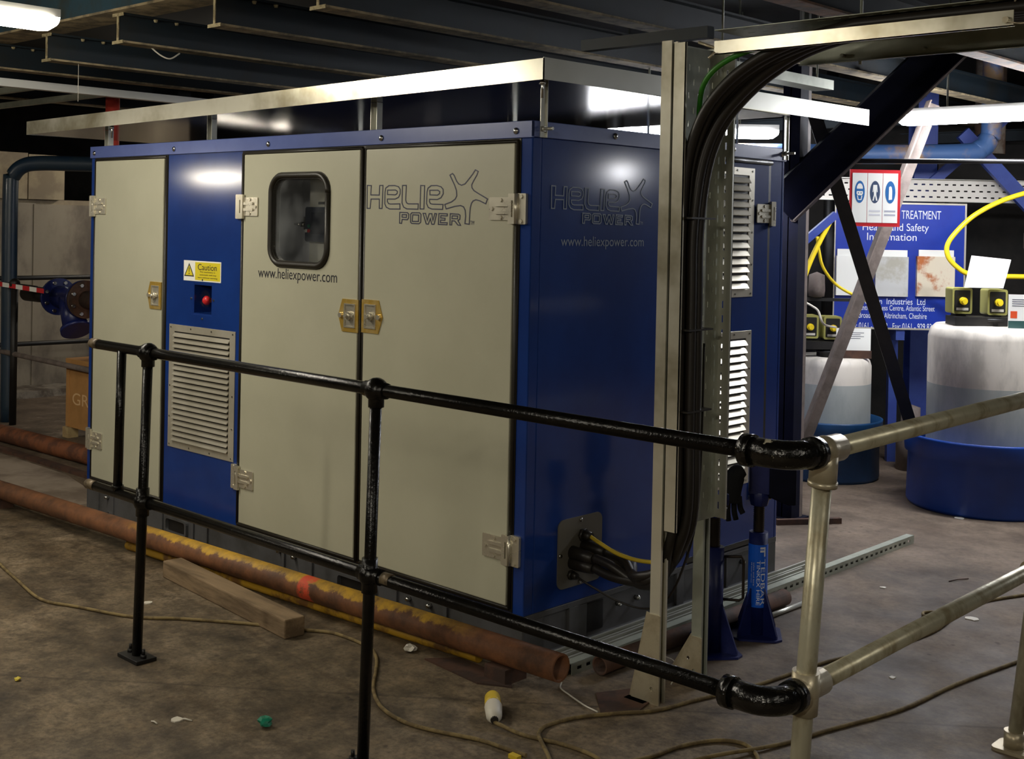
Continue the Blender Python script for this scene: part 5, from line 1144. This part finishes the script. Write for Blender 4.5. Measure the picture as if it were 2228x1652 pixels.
# hoses
def hose(P, r, m, lab, nm='yellow_hose'): o = MB().tube(smoothpath(P, 7), r, 12).build(nm, m); tag(o, lab, 'hose'); return o
hose([(.0, 4.9, 1.90), (-.176, 4.749, 1.823), (-.30, 4.62, 1.73), (-.385, 4.55, 1.63), (-.437, 4.50, 1.53), (-.435, 4.50, 1.45), (-.395, 4.536, 1.385), (-.33, 4.598, 1.335), (-.2, 4.72, 1.325), (-.07, 4.84, 1.325), (.3, 5.2, 1.325)], .0165, m_hose, 'yellow hose looping in front of the right side of the blue board')
hose([(-.80, 3.62, 1.66), (-.852, 3.557, 1.50), (-.885, 3.522, 1.39), (-.905, 3.50, 1.30), (-.915, 3.494, 1.23)], .016, m_hose, 'thick yellow hose hanging between the column and the blue board')
hose([(-.915, 3.494, 1.23), (-.915, 3.494, 1.17), (-.87, 3.54, 1.13), (-.84, 3.565, 1.10), (-.82, 3.60, 1.02), (-.9, 3.9, .98)], .007, m_tie, 'thin grey hose below the left yellow hose', 'thin_hose')
hose([(-.955, 3.735, 1.56), (-.945, 3.744, 1.472), (-.925, 3.761, 1.371), (-.877, 3.805, 1.279), (-.82, 3.858, 1.222), (-.72, 3.95, 1.16)], .0095, m_hose, 'thin yellow hose crossing the left edge of the blue board')
# dark clutter behind
random.seed(11)
for k in range(16):
    t = k / 15; p = V((-2.35, 5.0, 0)) + V((.73, .68, 0)) * (t * 4.0) + V((-.7, .75, 0)) * random.uniform(.2, 1.3)
    r_ = random.uniform(.025, .07); o = MB().tube([(p.x, p.y, 0), (p.x, p.y, random.uniform(1.6, 3.1))], r_, 12).build('riser_pipe', random.choice([m_black2, m_strut, m_black2, m_brown])); tag(o, 'dark riser pipe behind the blue board, %s of the row' % ('leftmost', 'second from left', 'third from left', 'fourth from left', 'fifth from left', 'sixth from left', 'seventh from left', 'eighth from left', 'eighth from right', 'seventh from right', 'sixth from right', 'fifth from right', 'fourth from right', 'third from right', 'second from right', 'rightmost')[k], 'pipe', 'riser pipes behind the board')
for k in range(6):
    z = .35 + k * .42; p = V((-2.6, 5.1, z)) + V((-.7, .75, 0)) * random.uniform(.5, 1.2); q = p + V((.73, .68, 0)) * 4.2
    o = MB().tube([p, q], random.uniform(.02, .05), 12).build('service_pipe', random.choice([m_black2, m_strut, m_duct])); tag(o, 'dark horizontal service pipe behind the blue board, %s' % ('lowest', 'second lowest', 'third from the floor', 'third from the top', 'second highest', 'highest')[k], 'pipe', 'service pipes behind the board')
o = MB().lathe((-.20, 5.35, 1.45), [(0, 0), (.05, .01), (.07, .06), (.07, .16), (.03, .2), (0, .2)], 16).build('flow_gauge', m_strut); tag(o, 'pale rounded gauge in the dark right of the blue board', 'gauge')
o = MB().lathe((-1.06, 3.93, 1.16), [(0, 0), (.05, .01), (.055, .05), (.05, .15), (0, .17)], 16).build('motor_can', m_strut); tag(o, 'grey cylinder behind the left yellow hose', 'cylinder')
o = MB().bar((-1.2, 3.8, 1.15), (-.9, 4.08, 1.15), .03, .02).build('can_shelf', m_black2); tag(o, 'thin dark shelf under the grey cylinder', 'shelf')
for k, (x, y, z, r_) in enumerate(((-.72, 4.62, .0, .09), (-.6, 4.9, 0, .07))):
    o = MB().lathe((x, y, z), [(0, 0), (r_, .0), (r_, .25), (r_ * .7, .3), (r_ * .7, .42), (0, .44)], 16).build('floor_pump', m_black2 if k else m_strut); tag(o, ('grey pump body on the floor between the two tanks', 'dark pump body on the floor between the two tanks')[k], 'pump')
# upper right lagged ducts
for k, (x, y, r_) in enumerate(((-.75, 5.9, .11), (-.45, 6.1, .11), (-.1, 6.3, .16))):
    o = MB().tube([(x, y, 2.2), (x, y, 3.1)], r_, 16).build('lagged_duct', m_duct if k < 2 else m_bluecol); tag(o, ('pale vertical duct above the right lamp, left one of two', 'pale vertical duct above the right lamp, right one of two', 'wide blue duct above the right lamp')[k], 'duct')
